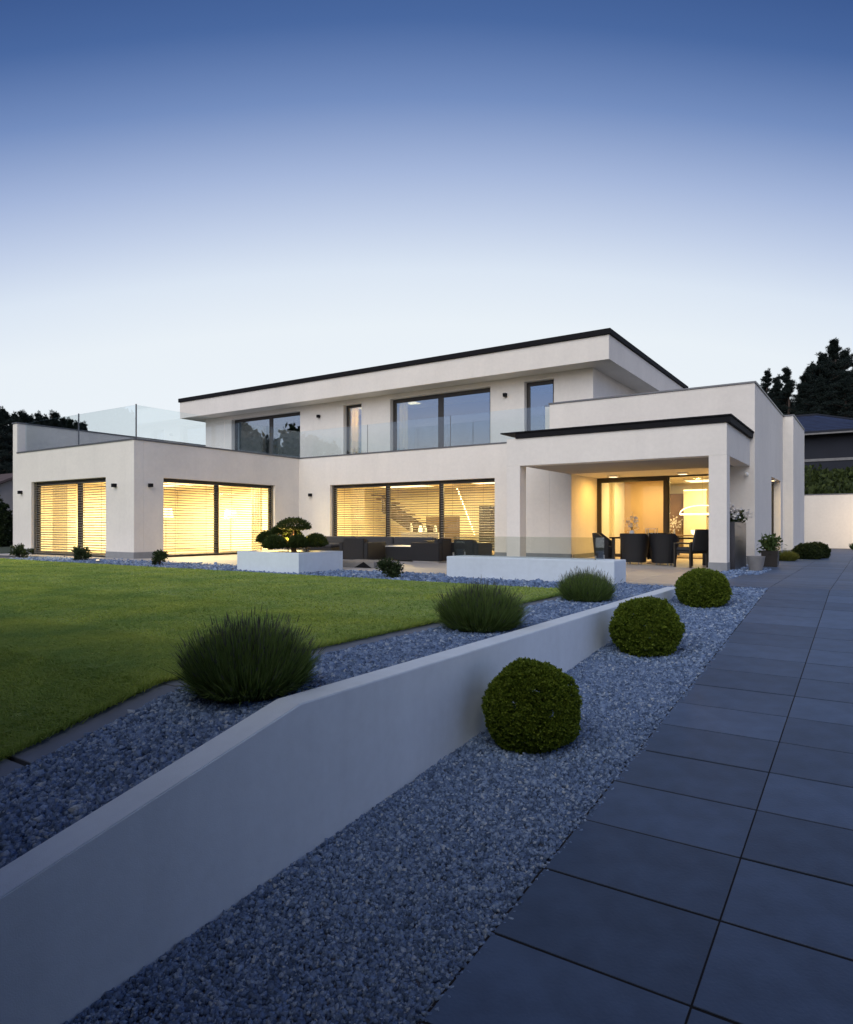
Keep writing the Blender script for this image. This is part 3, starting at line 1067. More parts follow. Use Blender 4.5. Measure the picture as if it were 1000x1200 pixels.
# ------------------------------------------------------------------ planters, windbreak
plt = tag(empty('bonsai_planter', (-11.9, 11.95, 0)), 'white rendered square planter holding the cloud pruned tree', 'planter')
b = MB((-11.9, 11.95, 0))
x0, x1, y0, y1 = -12.9, -10.85, 11.17, 12.7
b.box(x0, x1, y0, y0 + .12, -.1, .45).box(x0, x1, y1 - .12, y1, -.1, .45).box(x0, x0 + .12, y0 + .12, y1 - .12, -.1, .45).box(x1 - .12, x1, y0 + .12, y1 - .12, -.1, .45)
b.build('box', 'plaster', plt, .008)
MB((-11.9, 11.95, 0)).box(x0 + .12, x1 - .12, y0 + .12, y1 - .12, .2, .41).build('soil', 'soil', plt)

lw = tag(empty('bench_wall', (-5.8, 12.55, 0)), 'long low white rendered bench wall at the edge of the terrace under the glass screen', 'wall')
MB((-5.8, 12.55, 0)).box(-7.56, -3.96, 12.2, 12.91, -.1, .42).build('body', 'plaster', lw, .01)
gs = tag(empty('glass_windbreak', (-5.8, 12.55, .42)), 'low clear glass screen standing on the white bench wall', 'glass screen')
o = (-5.8, 12.55, .42)
for x in np.linspace(-7.45, -4.35, 3)[:-1]:
    MB(o).box(x + .005, x + 1.545, 12.30, 12.312, .421, .84).build('pane', 'balsm', gs)
    MB(o).box(x + .005, x + 1.545, 12.78, 12.792, .421, .84).build('pane', 'balsm', gs)
MB(o).box(-7.452, -7.44, 12.315, 12.775, .421, .84).build('pane', 'balsm', gs)
MB(o).box(-4.352, -4.34, 12.315, 12.775, .421, .84).build('pane', 'balsm', gs)
for x in (-7.45, -4.35):
    for y in (12.306, 12.786):
        MB(o).box(x - .012, x + .012, y - .012, y + .012, .421, .50).build('clamp', 'chrome', gs)


# ------------------------------------------------------------------ clipped balls, lavender, shrubs
def fib(n):
    i = np.arange(n) + .5
    ph = np.arccos(1 - 2 * i / n)
    th = np.pi * (1 + 5 ** .5) * i
    return np.stack([np.cos(th) * np.sin(ph), np.sin(th) * np.sin(ph), np.cos(ph)], 1)


def ball_mesh(name, r, h, n, ln, m, lump=.05, seed=0, jit=.75):
    """clipped ball: rosettes of small leaves set over an uneven ball, with gaps between them, round a twiggy core"""
    per = 26
    k = n // per
    d = fib(k) + rng.normal(scale=.9 / k ** .5, size=(k, 3))
    d /= np.linalg.norm(d, axis=1)[:, None]
    ph = rng.uniform(0, 6.28, 8)
    lum = 1 + lump * (np.sin(d[:, 0] * 4 + ph[0]) * np.sin(d[:, 1] * 5 + ph[1]) + .7 * np.sin(d[:, 2] * 7 + ph[2] + d[:, 0] * 3) + .5 * np.sin(d[:, 0] * 13 + ph[3]) * np.sin(d[:, 1] * 12 + ph[4]) * np.sin(d[:, 2] * 11 + ph[5]))
    dep = .955 + rng.normal(scale=.022, size=k)
    ax = np.array([r, r, h / 1.82])
    c = d * (lum * dep)[:, None] * ax
    c[:, 2] = np.maximum(c[:, 2] + h * .45, .02)
    ci = np.repeat(np.arange(k), per)
    o = rng.normal(size=(k * per, 3)) * .75 + d[ci] * .9
    o /= np.linalg.norm(o, axis=1)[:, None]
    cs = .9 * (2 * 3.14 * r * r * 1.6 / k) ** .5
    p = c[ci] + o * cs * rng.uniform(.1, .75, (k * per, 1))
    p[:, 2] = np.maximum(p[:, 2], .005)
    nn = k * per
    v, f = leaf_quads(p, o + d[ci] * .35, ln * rng.uniform(.6, 1.25, nn), ln * .30 * rng.uniform(.7, 1.3, nn), .45)
    cc = fib(900)
    cq = cc * ax * .86
    cq[:, 2] = np.maximum(cq[:, 2] + h * .45, 0)
    cv, cf = leaf_quads(cq, np.cross(cc, rng.normal(size=(900, 3))), np.full(900, r * .26), np.full(900, r * .11), .2)
    return np_mesh(name, *cat_mesh([(v, f), (cv, cf)]), m)


for k, (x, y, r, h, lab) in enumerate([(-2.31, 5.02, .372, .675, 'nearest and largest clipped green box ball on the lower gravel'),
                                       (-2.25, 8.12, .395, .645, 'middle clipped green box ball between the other two on the lower gravel'),
                                       (-2.22, 11.15, .375, .57, 'farthest clipped green box ball of the lower gravel, near the portico pillar')]):
    t = inst('boxwood_ball', ball_mesh('boxwood_ball', r, h, [44000, 30000, 20000][k], [.021, .024, .028][k], 'box', .042), None,
             (x, y, float(lo(y)) - .01), (0, 0, k * 2.1))
    tag(t, lab, 'boxwood', 'clipped box balls in the gravel')
for k, (x, y, r, h, lab) in enumerate([(-1.80, 25.1, .40, .46, 'clipped dark green ball at the far end of the drive in front of its twin'),
                                       (-1.62, 26.0, .38, .48, 'clipped dark green ball at the far end of the drive half hidden behind its twin')]):
    tag(inst('boxwood_ball', ball_mesh('boxwood_ball', r, h, 5000, .05, 'broad', .03), None, (x, y, 0)), lab, 'boxwood', 'clipped balls at the far end of the drive')


def lavender(n, r, h):
    a = rng.uniform(0, 6.28, n)
    q = np.sqrt(rng.random(n))
    base = np.stack([np.cos(a) * q * r * .55, np.sin(a) * q * r * .55, np.zeros(n)], 1)
    out = q * 1.0 + rng.normal(scale=.10, size=n)
    hh = h * np.clip(1.0 - .42 * q ** 2.4 + rng.normal(scale=.09, size=n), .25, 1.2)
    low = rng.random(n) < .35
    hh = np.where(low, hh * rng.uniform(.25, .8, n), hh)
    out = np.where(low, q * 1.05, out)
    tip = np.stack([np.cos(a) * out * r, np.sin(a) * out * r, hh], 1)
    tip[:, :2] += rng.normal(scale=.02, size=(n, 2))
    v1, f1 = blades(base, tip, np.full(n, .0065) * rng.uniform(.7, 1.4, n), np.stack([np.cos(a) * q * -.04, np.sin(a) * q * -.04, -.04 * q], 1))
    k = int(n * .10)
    pick = rng.choice(n, k, False)
    d = tip[pick] - base[pick]
    d /= np.linalg.norm(d, axis=1)[:, None]
    st = tip[pick] - d * .01
    en = tip[pick] + d * rng.uniform(.02, .07, k)[:, None] + rng.normal(scale=.004, size=(k, 3))
    v2, f2 = blades(st, en, np.full(k, .006), np.zeros((k, 3)))
    v, f = cat_mesh([(v1, f1), (v2, f2)])
    return np_mesh('lavender_bush', v, f, None, mats=['lav', 'lavtip'], midx=np.concatenate([np.zeros(len(f1)), np.ones(len(f2))]))


for x, y, r, h, n, lab in [(-3.41, 3.05, .435, .445, 15000, 'largest lavender bush by the kink of the white retaining wall'),
                           (-3.47, 6.28, .475, .45, 12000, 'middle lavender bush of the upper gravel bed, beside the lawn edge'),
                           (-3.50, 9.5, .42, .43, 9000, 'farthest lavender bush, in front of the white bench wall')]:
    tag(inst('lavender_bush', lavender(n, r, h), None, (x, y, float(up(y)))), lab, 'lavender', 'lavender bushes in the upper gravel bed')


def twig_shrub(seed, r, h, n, ln, m):
    """loose small conifer: short stem, leaf sprays round a dozen twig ends"""
    rs = np.random.default_rng(seed)
    k = 16
    e = rs.normal(size=(k, 3)) * np.array([r * .5, r * .5, h * .22]) + np.array([0, 0, h * .58])
    idx = rs.integers(0, k, n)
    p = e[idx] + rs.normal(scale=r * .2, size=(n, 3))
    d = p - np.array([0, 0, h * .3])
    d /= np.linalg.norm(d, axis=1)[:, None]
    v, f = leaf_quads(p, d, ln * rs.uniform(.6, 1.4, n), ln * .2 * rs.uniform(.7, 1.4, n), .6)
    return np_mesh('foliage', v, f, m), e


def shrub(name, loc, seed, r, h, n, ln, m, label, cat, group=None):
    t = tag(empty(name, loc), label, cat, group)
    me, e = twig_shrub(seed, r, h, n, ln, m)
    inst('foliage', me, t)
    s = MB()
    for q in e[:7]:
        s.tube([(0, 0, -.03), (q[0] * .4, q[1] * .4, q[2] * .5), tuple(q)], [.014, .01, .005], 5)
    s.build('stem', 'bark', t)
    return t


for k, (px, x, y, r, h, lab) in enumerate([(23, -25.6, 11.9, .33, .50, 'dwarf pine shrub at the far end of the lawn in front of the wing'),
                                           (95, -21.5, 11.75, .30, .46, 'dwarf pine shrub in front of the front blinds of the corner room'),
                                           (187, -16.75, 11.45, .25, .50, 'dwarf pine shrub in front of the bright side window of the wing'),
                                           (458, -8.98, 11.55, .28, .42, 'dwarf pine shrub in the gravel between the planter and the bench wall')]):
    # stand on the gravel strip where the sight line through px meets it
    a = (px - 500) / 794
    th = math.atan(525 / 794)
    dx, dy = -math.sin(th) + a * math.cos(th), math.cos(th) + a * math.sin(th)
    yy = y
    shrub('dwarf_pine', (dx / dy * yy, yy, -.03), 40 + k, r * .72, h * .8, 1500, .075, 'shrub', lab, 'shrub', 'dwarf pine shrubs in the gravel strip')

# cloud pruned tree
bt = tag(empty('cloud_pruned_tree', (-12.0, 12.1, .40)), 'cloud pruned pine with rounded pads lit warmly from below in the white planter', 'tree')
tr = MB()
tr.tube([(.1, 0, 0), (.05, .02, .15), (-.05, 0, .28), (.05, .0, .48)], [.075, .06, .05, .03], 8)
pads = [(q * .834 + w * -.55, q * .55 + w * .834, z, r, h) for q, w, z, r, h in [(.06, .0, .62, .43, .23), (-.62, .12, .30, .27, .22), (-.36, -.22, .18, .31, .25), (.20, -.22, .20, .25, .23), (.60, .05, .22, .30, .24), (-.05, .35, .36, .28, .22), (-.3, .15, .50, .22, .16)]]
for (x, y, z, r, h) in pads:
    tr.tube([(.0, 0, .16), (x * .45, y * .45, .16 + (z - .16) * .35), (x * .9, y * .9, z - .04)], [.035, .034, .015], 6)
tr.build('trunk', 'warmbark', bt)
for k, (x, y, z, r, h) in enumerate(pads):
    n = 6000
    d = fib(n)
    d[:, 2] = np.where(d[:, 2] < 0, d[:, 2] * .22, d[:, 2])
    p = d * np.array([r, r * .85, h]) * rng.uniform(.72, 1.02, (n, 1)) * (1 + .05 * np.sin(d[:, :1] * 7 + k) * np.sin(d[:, 1:2] * 8))
    v, f = leaf_quads(p, d + np.array([0, 0, .5]), .05 * rng.uniform(.6, 1.3, n), .010 * rng.uniform(.7, 1.3, n), .6)
    inst('foliage_pad', np_mesh('foliage_pad', v, f, 'pad'), bt, (x, y, z))
for k, (x, y, lab, tgt) in enumerate([(-12.14, 12.13, 'small warm uplight at the outer side of the white planter', (.25, .45)), (-11.76, 12.37, 'small warm uplight at the drive side of the white planter', (-.3, .3))]):
    t = tag(empty('garden_spotlight', (x, y, .41)), lab, 'spotlight', 'uplights under the cloud pruned tree')
    MB().lathe([(.012, 0), (.012, .16), (.03, .17), (.035, .22), (.03, .225)], (0, 0, 0), 12).build('housing', 'black', t)
    MB().lathe([(.024, .2256), (.024, .228)], (0, 0, 0), 12).build('lens', 'glowsoft', t)
    light('lamp', 'POINT', (0, 0, .27), 75, .03, (1.0, .62, .20), t)
t = tag(empty('ground_spotlight', (-19.0, 11.25, 0)), 'small low spotlight glowing by the lawn edge before the wing corner', 'spotlight')
MB().lathe([(.05, -.02), (.06, .05), (.05, .06)], (0, 0, 0), 14).build('housing', 'chrome', t)
MB().lathe([(.045, .0605), (.04, .075)], (0, 0, 0), 14).build('lens', 'glowsoft', t)


# ------------------------------------------------------------------ wicker lounge
def armchair(loc, rz, w, d, hb_, ha, label, name='wicker_armchair'):
    """local: back along -Y side, opens to +Y"""
    t = tag(empty(name, loc, rz), label, 'armchair', 'dark wicker lounge seats on the terrace')
    MB().box(-w / 2 + .05, w / 2 - .05, -d / 2 + .05, d / 2 - .05, .0, .05).build('base', 'chrome', t)
    MB().box(-w / 2 + .161, w / 2 - .161, -d / 2 + .161, d / 2, .06, .30).build('seat', 'wicker', t, .015, seg=2)
    MB().box(-w / 2 + .16, w / 2 - .16, -d / 2, -d / 2 + .16, .05, hb_).build('backrest', 'wicker', t, .02, seg=2)
    for s in (-1, 1):
        MB().box(s * w / 2, s * (w / 2 - .158), -d / 2, d / 2, .05, ha).build('armrest', 'wicker', t, .02, seg=2)
    MB().box(-w / 2 + .17, w / 2 - .17, -d / 2 + .17, d / 2 - .01, .30, .43).build('cushion', 'cushion', t, .035, seg=2)
    MB().box(-w / 2 + .18, w / 2 - .18, -d / 2 + .165, -d / 2 + .30, .431, hb_ - .02).build('back_cushion', 'cushion', t, .035, seg=2)
    return t


armchair((-13.10, 16.28, 0), 0, 1.12, .95, .69, .57, 'dark wicker armchair with its back to the lawn behind the stone slab')
armchair((-10.86, 16.75, 0), R(90), .86, 1.0, .70, .575, 'dark wicker armchair turned sideways at the drive end of the coffee table')
armchair((-10.25, 17.95, 0), 0, 1.0, .9, .66, .56, 'dark wicker armchair seen through the glass screen beside the pillar')
tb = tag(empty('coffee_table', (-12.0, 17.1, 0)), 'square dark wicker coffee table with a pale glass top between the lounge seats', 'table')
MB().box(-.5, .5, -.5, .5, .03, .44).build('base', 'wicker', tb, .015)
MB().box(-.5, .5, -.5, .5, .4405, .455).build('glass_top', 'white', tb, .003)
sf = tag(empty('wicker_sofa', (-15.0, 19.1, 0)), 'long dark wicker corner sofa along the living room windows', 'sofa', 'dark wicker lounge seats on the terrace')
for k in range(3):
    x = -2.55 + 1.7 * k
    MB().box(x + .004, x + 1.696, .33, .49, .05, .66).build('backrest', 'wicker', sf, .015)
    MB().box(x + .004, x + 1.696, -.45, .325, .05, .32).build('seat', 'wicker', sf, .015)
    MB().box(x + .02, x + 1.68, -.44, .15, .321, .44).build('cushion', 'cushion', sf, .03)
    MB().box(x + .02, x + 1.68, .151, .32, .40, .68).build('back_cushion', 'cushion', sf, .04)
MB().box(2.56, 2.71, -.45, .49, .05, .58).build('armrest', 'wicker', sf, .015)
MB().box(-2.71, -2.56, -1.6, .49, .05, .66).build('armrest', 'wicker', sf, .015)
MB().box(-2.55, -1.66, -1.6, -.46, .05, .32).build('seat', 'wicker', sf, .015)
MB().box(-2.53, -1.68, -1.58, -.47, .321, .44).build('cushion', 'cushion', sf, .03)
ot = tag(empty('wicker_ottoman', (-14.5, 16.3, 0)), 'low dark wicker footstool partly behind the white planter', 'footstool')
MB().box(-.42, .42, -.4, .4, .04, .40).build('base', 'wicker', ot, .015)
MB().box(-.41, .41, -.39, .39, .401, .50).build('cushion', 'cushion', ot, .03)
slb = tag(empty('stone_slab', (-11.1, 13.9, 0)), 'low grey stone slab with a dark wedge on the terrace behind the small pine', 'slab')
MB().box(-.62, .62, -.45, .45, .0, .16).build('base', 'concrete', slb, .008)
MB().add([(.0, -.47, .0), (.56, -.47, 0), (.3, -.47, .15), (.0, -.452, .0), (.56, -.452, 0), (.3, -.452, .15)], [(0, 1, 2), (5, 4, 3), (0, 3, 4, 1), (1, 4, 5, 2), (2, 5, 3, 0)]).build('wedge', 'black', slb)


# ------------------------------------------------------------------ outdoor dining group
def tub_chair(loc, rz, label):
    """round backed wicker tub chair; opens to +Y"""
    t = tag(empty('wicker_chair', loc, rz), label, 'chair', 'dark wicker chairs round the outdoor table')
    t.scale = (1.18, 1.12, 1.0)
    nseg, vs, fs = 18, [], []
    for i in range(nseg + 1):
        a = R(-205 + 230 * i / nseg)
        c, s = math.cos(a), math.sin(a)
        k = (1 - abs(i / nseg - .5) * 2)
        top = .62 + .24 * min(1, k * 2.2)
        for (r, z) in ((.26, .06), (.33, top), (.285, top), (.22, .06)):
            vs.append((r * c * 1.02, r * s, z))
    for i in range(nseg):
        for k in range(4):
            fs.append((i * 4 + k, i * 4 + (k + 1) % 4, (i + 1) * 4 + (k + 1) % 4, (i + 1) * 4 + k))
    fs += [(0, 1, 2, 3), tuple(nseg * 4 + q for q in (3, 2, 1, 0))]
    MB().add(vs, fs).build('backrest', 'wicker', t)
    MB().lathe([(.20, .07), (.235, .40), (.215, .42)], (0, 0, 0), 18).build('seat', 'wicker', t)
    MB().lathe([(.20, .421), (.21, .45), (.19, .48), (.02, .485)], (0, .0, 0), 18).build('cushion', 'cushion', t, smooth=True)
    for k in range(4):
        a = R(45 + 90 * k)
        inst('leg', LEG, t, (.18 * math.cos(a), .18 * math.sin(a), 0))
    return t


LEG = MB().lathe([(.018, 0), (.02, .07)], (0, 0, 0), 8).mesh('leg', 'chrome')
tub_chair((-6.62, 19.55, 0), R(-80), 'dark wicker tub chair at the head of the outdoor table next to the golden wall')
tub_chair((-5.58, 18.95, 0), R(3), 'dark wicker tub chair with its back to the lawn, nearer the golden wall')
tub_chair((-4.78, 18.95, 0), R(-5), 'dark wicker tub chair with its back to the lawn, nearer the pillar')
tub_chair((-5.4, 20.75, 0), R(180), 'dark wicker tub chair across the outdoor table against the glass door')
dt = tag(empty('dining_table', (-5.1, 19.9, 0)), 'dark outdoor dining table under the portico', 'table')
MB().box(-1.35, 1.35, -.48, .48, .70, .74).build('tabletop', 'black', dt, .004)
lg = MB().box(-.04, .04, -.04, .04, 0, .70).mesh('leg', 'frame')
for x in (-1.25, 1.25):
    for y in (-.4, .4):
        inst('leg', lg, dt, (x, y, 0))
# armchair by the pillar
ac = tag(empty('garden_armchair', (-3.95, 18.35, 0), R(60)), 'dark framed garden armchair with a grey cushion half hidden by the pillar', 'armchair')
MB().box(-.28, .28, -.28, .28, .36, .42).build('seat', 'frame', ac, .008)
MB().box(-.26, .26, -.24, .26, .421, .52).build('cushion', 'cushion', ac, .03)
MB().add([(-.27, -.28, .42), (.27, -.28, .42), (.27, -.42, .98), (-.27, -.42, .98), (-.27, -.22, .42), (.27, -.22, .42), (.27, -.36, .98), (-.27, -.36, .98)],
         [(0, 1, 2, 3), (7, 6, 5, 4), (0, 4, 5, 1), (1, 5, 6, 2), (2, 6, 7, 3), (3, 7, 4, 0)]).build('backrest', 'cushion', ac, .02)
for s in (-1, 1):
    MB().box(s * .28, s * .33, -.30, .28, .60, .64).build('armrest', 'frame', ac, .006)
    for y in (-.26, .25):
        MB().box(s * .281, s * .329, y - .025, y + .025, 0, .60).build('leg', 'frame', ac, .004)
# things on the table
vz = tag(empty('flower_vase', (-5.95, 19.95, .74)), 'pale vase with tall white flower sprays on the outdoor table', 'vase')
MB().lathe([(.07, 0), (.09, .05), (.07, .16), (.045, .2)], (0, 0, 0), 14).build('vase', 'white', vz, smooth=True)
s = MB()
pk = []
for k in range(7):
    a = k * 2.4
    e = Vector((.16 * math.cos(a), .16 * math.sin(a), .30 + .045 * k))
    s.tube([(0, 0, .15), (e.x * .3, e.y * .3, e.z * .75), e], .005, 5)
    for q in range(16):
        pk.append(np.array(e) * (1, 1, 1) + rng.normal(scale=(.035, .035, .07), size=3))
s.build('stem', 'shrub', vz)
pk = np.array(pk)
v, f = leaf_quads(pk, rng.normal(size=pk.shape), np.full(len(pk), .06), np.full(len(pk), .025), .3)
inst('blossom', np_mesh('blossom', v, f, 'petal'), vz)
lt = tag(empty('glass_lantern', (-5.35, 19.85, .74)), 'square clear glass lantern on the outdoor table', 'lantern')
for sx in (-1, 1):
    for sy in (-1, 1):
        MB().box(sx * .13 - .008, sx * .13 + .008, sy * .13 - .008, sy * .13 + .008, 0, .24).build('post', 'chrome', lt)
MB().box(-.14, .14, -.14, .14, .241, .255).build('lid', 'chrome', lt)
MB().box(-.12, .12, -.135, -.131, .01, .235).build('pane', 'balsm', lt)
MB().lathe([(.035, .0), (.035, .12)], (0, 0, 0), 12).build('candle', 'white', lt)

# ------------------------------------------------------------------ inside: lamps, vase, cabinet
pd = tag(empty('pendant_lamp', (-5.0, 25.0, 1.46)), 'arched pendant lamp with a glowing bar over the indoor table', 'lamp')
MB().box(-.75, .75, -.05, .05, 0, .05).build('light_bar', 'glow', pd)
arc = [(.75 * math.cos(R(a)), 0, .05 + .28 * math.sin(R(a))) for a in range(0, 181, 15)]
MB().tube(arc, .02, 6).build('arch', 'glowsoft', pd)
MB().tube([(0, 0, .33), (0, 0, 1.37)], .006, 5).build('cord', 'chrome', pd)
it = tag(empty('indoor_table', (-5.0, 25.0, 0)), 'oak table inside the dining room under the arched lamp', 'table')
MB().box(-1.0, 1.0, -.5, .5, .71, .75).build('tabletop', 'wood', it, .004)
for x in (-.9, .9):
    for y in (-.42, .42):
        inst('leg', lg, it, (x, y, .01))
bw = tag(empty('glowing_bowl', (-5.2, 24.85, .75)), 'bright glass candle bowl on the indoor table', 'bowl')
MB().lathe([(.06, 0), (.14, .06), (.16, .18)], (0, 0, 0), 16).build('glass', 'glowsoft', bw)
fl = tag(empty('flower_vase', (-6.15, 25.8, .75)), 'slim vase with pale flowers inside behind the sliding door', 'vase')
MB().lathe([(.05, -.75), (.06, 0), (.04, .2)], (0, 0, 0), 12).build('vase', 'chrome', fl)
pk = rng.normal(scale=(.12, .12, .16), size=(90, 3)) + np.array([0, 0, .45])
v, f = leaf_quads(pk, rng.normal(size=pk.shape), np.full(90, .09), np.full(90, .03), .3)
inst('blossom', np_mesh('blossom', v, f, 'petal'), fl)
kc = tag(empty('kitchen_cabinet', (-7.1, 29.3, 0)), 'tall brown kitchen cabinet at the back of the dining room', 'cabinet')
MB().box(-.7, .58, -.3, .28, .02, 2.4).build('body', 'darkwood', kc, .004)
for k in range(2):
    MB().box(-.69 + .64 * k, -.07 + .64 * k, -.322, -.302, .05, 2.38).build('door', 'wood', kc, .003)
hd = tag(empty('wall_panel', (-6.05, 28.8, 0)), 'free standing pale wall panel with a glowing top edge in the kitchen', 'panel')
MB().box(-.42, .45, -.06, .06, .02, 2.5).build('panel', 'room', hd)
MB().box(-.42, .45, -.09, .09, 2.501, 2.54).build('light_strip', 'glowsoft', hd)


def curtain(loc, w, label, rz=0, h=2.74):
    n = 60
    xs_ = np.linspace(-w / 2, w / 2, n)
    ys_ = .035 * np.sin(xs_ * 46) + .012 * np.sin(xs_ * 17)
    v = np.concatenate([np.stack([xs_, ys_, np.full(n, .03)], 1), np.stack([xs_, ys_ * .8, np.full(n, h)], 1)])
    i = np.arange(n - 1)
    f = np.stack([i, i + 1, i + 1 + n, i + n], 1)
    o = inst('curtain', np_mesh('curtain', v, f, 'curtain', True), None, loc, (0, 0, rz))
    return tag(o, label, 'curtain', 'pale curtains inside the windows')


curtain((-7.72, 23.5, 0), .22, 'narrow pale curtain inside the black framed sliding door')
curtain((-17.45, 21.35, 0), .7, 'pale curtain inside the living room pane behind the sofa')
curtain((-25.75, 13.75, 0), .9, 'pale curtain inside the front pane of the corner room')
curtain((-20.7, 18.95, 0), .6, 'pale curtain inside the bright side window of the wing', R(90))


curtain((-18.12, 21.98, 3.6), .34, 'warm lit curtain inside the slim upstairs window', 0, 2.6)
curtain((-15.62, 21.98, 3.6), .40, 'warm lit curtain inside the wide upstairs sliding window', 0, 2.6)
ceiling_lamp(-18.3, 22.9, 6.2, .5, .5, 260, 'small ceiling light in the room behind the slim upstairs window', GOLD)
ceiling_lamp(-15.9, 23.0, 6.2, .5, .5, 60, 'small ceiling light in the room behind the wide upstairs window')


ceiling_lamp(-7.2, 22.1, 2.735, .22, .22, 42, 'small downlight in the recess soffit next to the golden wall', GOLD)
ceiling_lamp(-5.0, 22.1, 2.735, .22, .22, 32, 'small downlight in the recess soffit nearer the portico pillar', GOLD)
ceiling_lamp(-2.87, 25.6, 2.648, .08, .3, 9, 'slim downlight in the reveal of the tall side door facing the drive')


def floor_lamp(loc, label):
    t = tag(empty('floor_lamp', loc), label, 'lamp', 'floor lamps inside the house')
    MB().lathe([(.16, 0), (.16, .02), (.02, .03)], (0, 0, 0), 16).build('base', 'chrome', t)
    MB().tube([(0, 0, .03), (0, 0, 1.45)], .012, 6).build('stem', 'chrome', t)
    MB().lathe([(.26, 1.35), (.2, 1.7)], (0, 0, 0), 20).build('lamp_shade', 'glowsoft', t)
    return t


floor_lamp((-21.6, 15.4, .012), 'glowing floor lamp behind the side blinds of the corner room, nearer the corner')
floor_lamp((-21.4, 18.2, .012), 'glowing floor lamp behind the side blinds of the corner room, nearer the living room')
sb = tag(empty('sideboard', (-15.0, 22.4, .012)), 'white sideboard with vases seen through the living room blinds', 'sideboard')
MB().box(-.9, .9, -.22, .22, .08, .78).build('body', 'white', sb, .006)
MB().box(-.88, .88, -.2, .2, 0, .079).build('base', 'frame', sb)
for k, x in enumerate((-.55, -.1, .1, .6)):
    t = tag(empty('table_lamp' if k == 1 else 'white_vase', (-15.0 + x, 22.4, .80)),
            ['tall narrow white vase at the outer end of the sideboard', 'round glowing table lamp on the sideboard', 'squat white vase beside the glowing table lamp', 'white vase on the sideboard nearest the pillar'][k],
            'lamp' if k == 1 else 'vase')
    r = (.07, .09, .1, .08)[k]
    MB().lathe([(r * .6, 0), (r, .08), (r * .8, .2 + .05 * (k == 0)), (r * .4, .28 + .1 * (k == 0))], (0, 0, 0), 14).build('body', 'glowsoft' if k == 1 else 'white', t, smooth=True)
tv = tag(empty('dark_cabinet', (-14.3, 26.6, .012)), 'tall dark cabinet at the back of the living room', 'cabinet')
MB().box(-.3, .3, -.3, .3, 0, 1.95).build('body', 'frame', tv, .005)
for s in (-1, 1):
    MB().box(s * .01, s * .29, -.325, -.302, .04, 1.91).build('door', 'frame', tv, .003)
# cascade of small bulbs in the stairwell
cb = tag(empty('bulb_cascade', (-13.9, 24.0, 2.80)), 'hanging cascade of small glowing bulbs in front of the stairs', 'lamp')
bmh = MB().lathe([(.005, -.03), (.022, -.015), (.026, .005), (.01, .03)], (0, 0, 0), 8).mesh('bulb', 'glow')
MB().box(-.6, .6, -.12, .12, -.03, 0).build('ceiling_plate', 'chrome', cb)
for k in range(19):
    x, z = -.45 + k * .045, -.2 - k * .105
    b = inst('bulb', bmh, cb, (x, .05 * (k % 2), z))
    MB().tube([(0, 0, .03), (0, 0, -z - .03)], .003, 4).build('cord', 'chrome', b)

# ------------------------------------------------------------------ pots at the drive
tp = tag(empty('tall_planter', (-3.05, 18.4, 0)), 'tall dark metal planter behind the portico pillar with white flowers on top', 'planter')
MB().box(-.27, .27, -.85, .9, 0, 1.16).build('body', 'steel', tp, .008)
MB().box(-.24, .24, -.82, .87, 1.161, 1.175).build('soil', 'soil', tp)
n = 700
p = rng.normal(size=(n, 3)) * np.array([.15, .38, .07]) + np.array([0.02, 0, 1.25])
p[:, :2] = np.clip(p[:, :2], (-.32, -.72), (.30, .95))
v, f = leaf_quads(p, np.array([[0, 0, .8]]) + 0 * p, .11 * rng.uniform(.6, 1.3, n), .03 * rng.uniform(.7, 1.3, n), .9)
inst('foliage', np_mesh('foliage', v, f, 'broad'), tp)
n = 900
c = rng.normal(size=(22, 3)) * np.array([.12, .40, .04]) + np.array([.05, 0, 1.36])
p = c[rng.integers(0, 22, n)] + rng.normal(scale=.05, size=(n, 3))
v, f = leaf_quads(p, np.array([[0, 0, .5]]) + 0 * p, .07 * rng.uniform(.6, 1.3, n), .03 * rng.uniform(.7, 1.3, n), .9)
inst('blossom', np_mesh('blossom', v, f, 'petal'), tp)
pt = tag(empty('concrete_pot', (-2.33, 17.6, 0)), 'round tapered grey concrete pot beside the tall planter', 'pot')
MB().lathe([(.14, 0), (.205, .35), (.18, .352), (.165, .30), (.02, .30)], (0, 0, 0), 24).build('body', 'concrete', pt)
MB().lathe([(.163, .301), (.1, .315), (.02, .32)], (0, 0, 0), 18).build('soil', 'soil', pt)
sp = tag(empty('square_planter', (-2.27, 19.75, 0)), 'dark square planter with a leafy green plant beside the drive', 'planter')
MB().frustum(0, 0, 0, .42, .17, .17, .2, .2).build('body', 'frame', sp, .006)
n = 420
p = rng.normal(size=(n, 3)) * np.array([.10, .10, .09]) + np.array([0, 0, .58])
v, f = leaf_quads(p, p - np.array([0, 0, .4]), .12 * rng.uniform(.6, 1.3, n), .028 * rng.uniform(.7, 1.3, n), .4)
inst('foliage', np_mesh('foliage', v, f, 'potplant'), sp)
n = 26
a = rng.uniform(0, 6.28, n)
bs = np.stack([.04 * np.cos(a), .04 * np.sin(a), np.full(n, .42)], 1)
ti = np.stack([.24 * np.cos(a), .24 * np.sin(a), rng.uniform(.62, .95, n)], 1)
inst('long_leaf', np_mesh('long_leaf', *blades(bs, ti, np.full(n, .022), np.zeros((n, 3))), 'potplant'), sp)
n = 2600
a = rng.uniform(0, 6.28, n)
q = np.sqrt(rng.random(n))
bs = np.stack([q * .2 * np.cos(a), q * .2 * np.sin(a), np.zeros(n)], 1)
ti = np.stack([q * .36 * np.cos(a), q * .36 * np.sin(a), .34 * (1 - .5 * q * q) * rng.uniform(.6, 1.1, n)], 1)
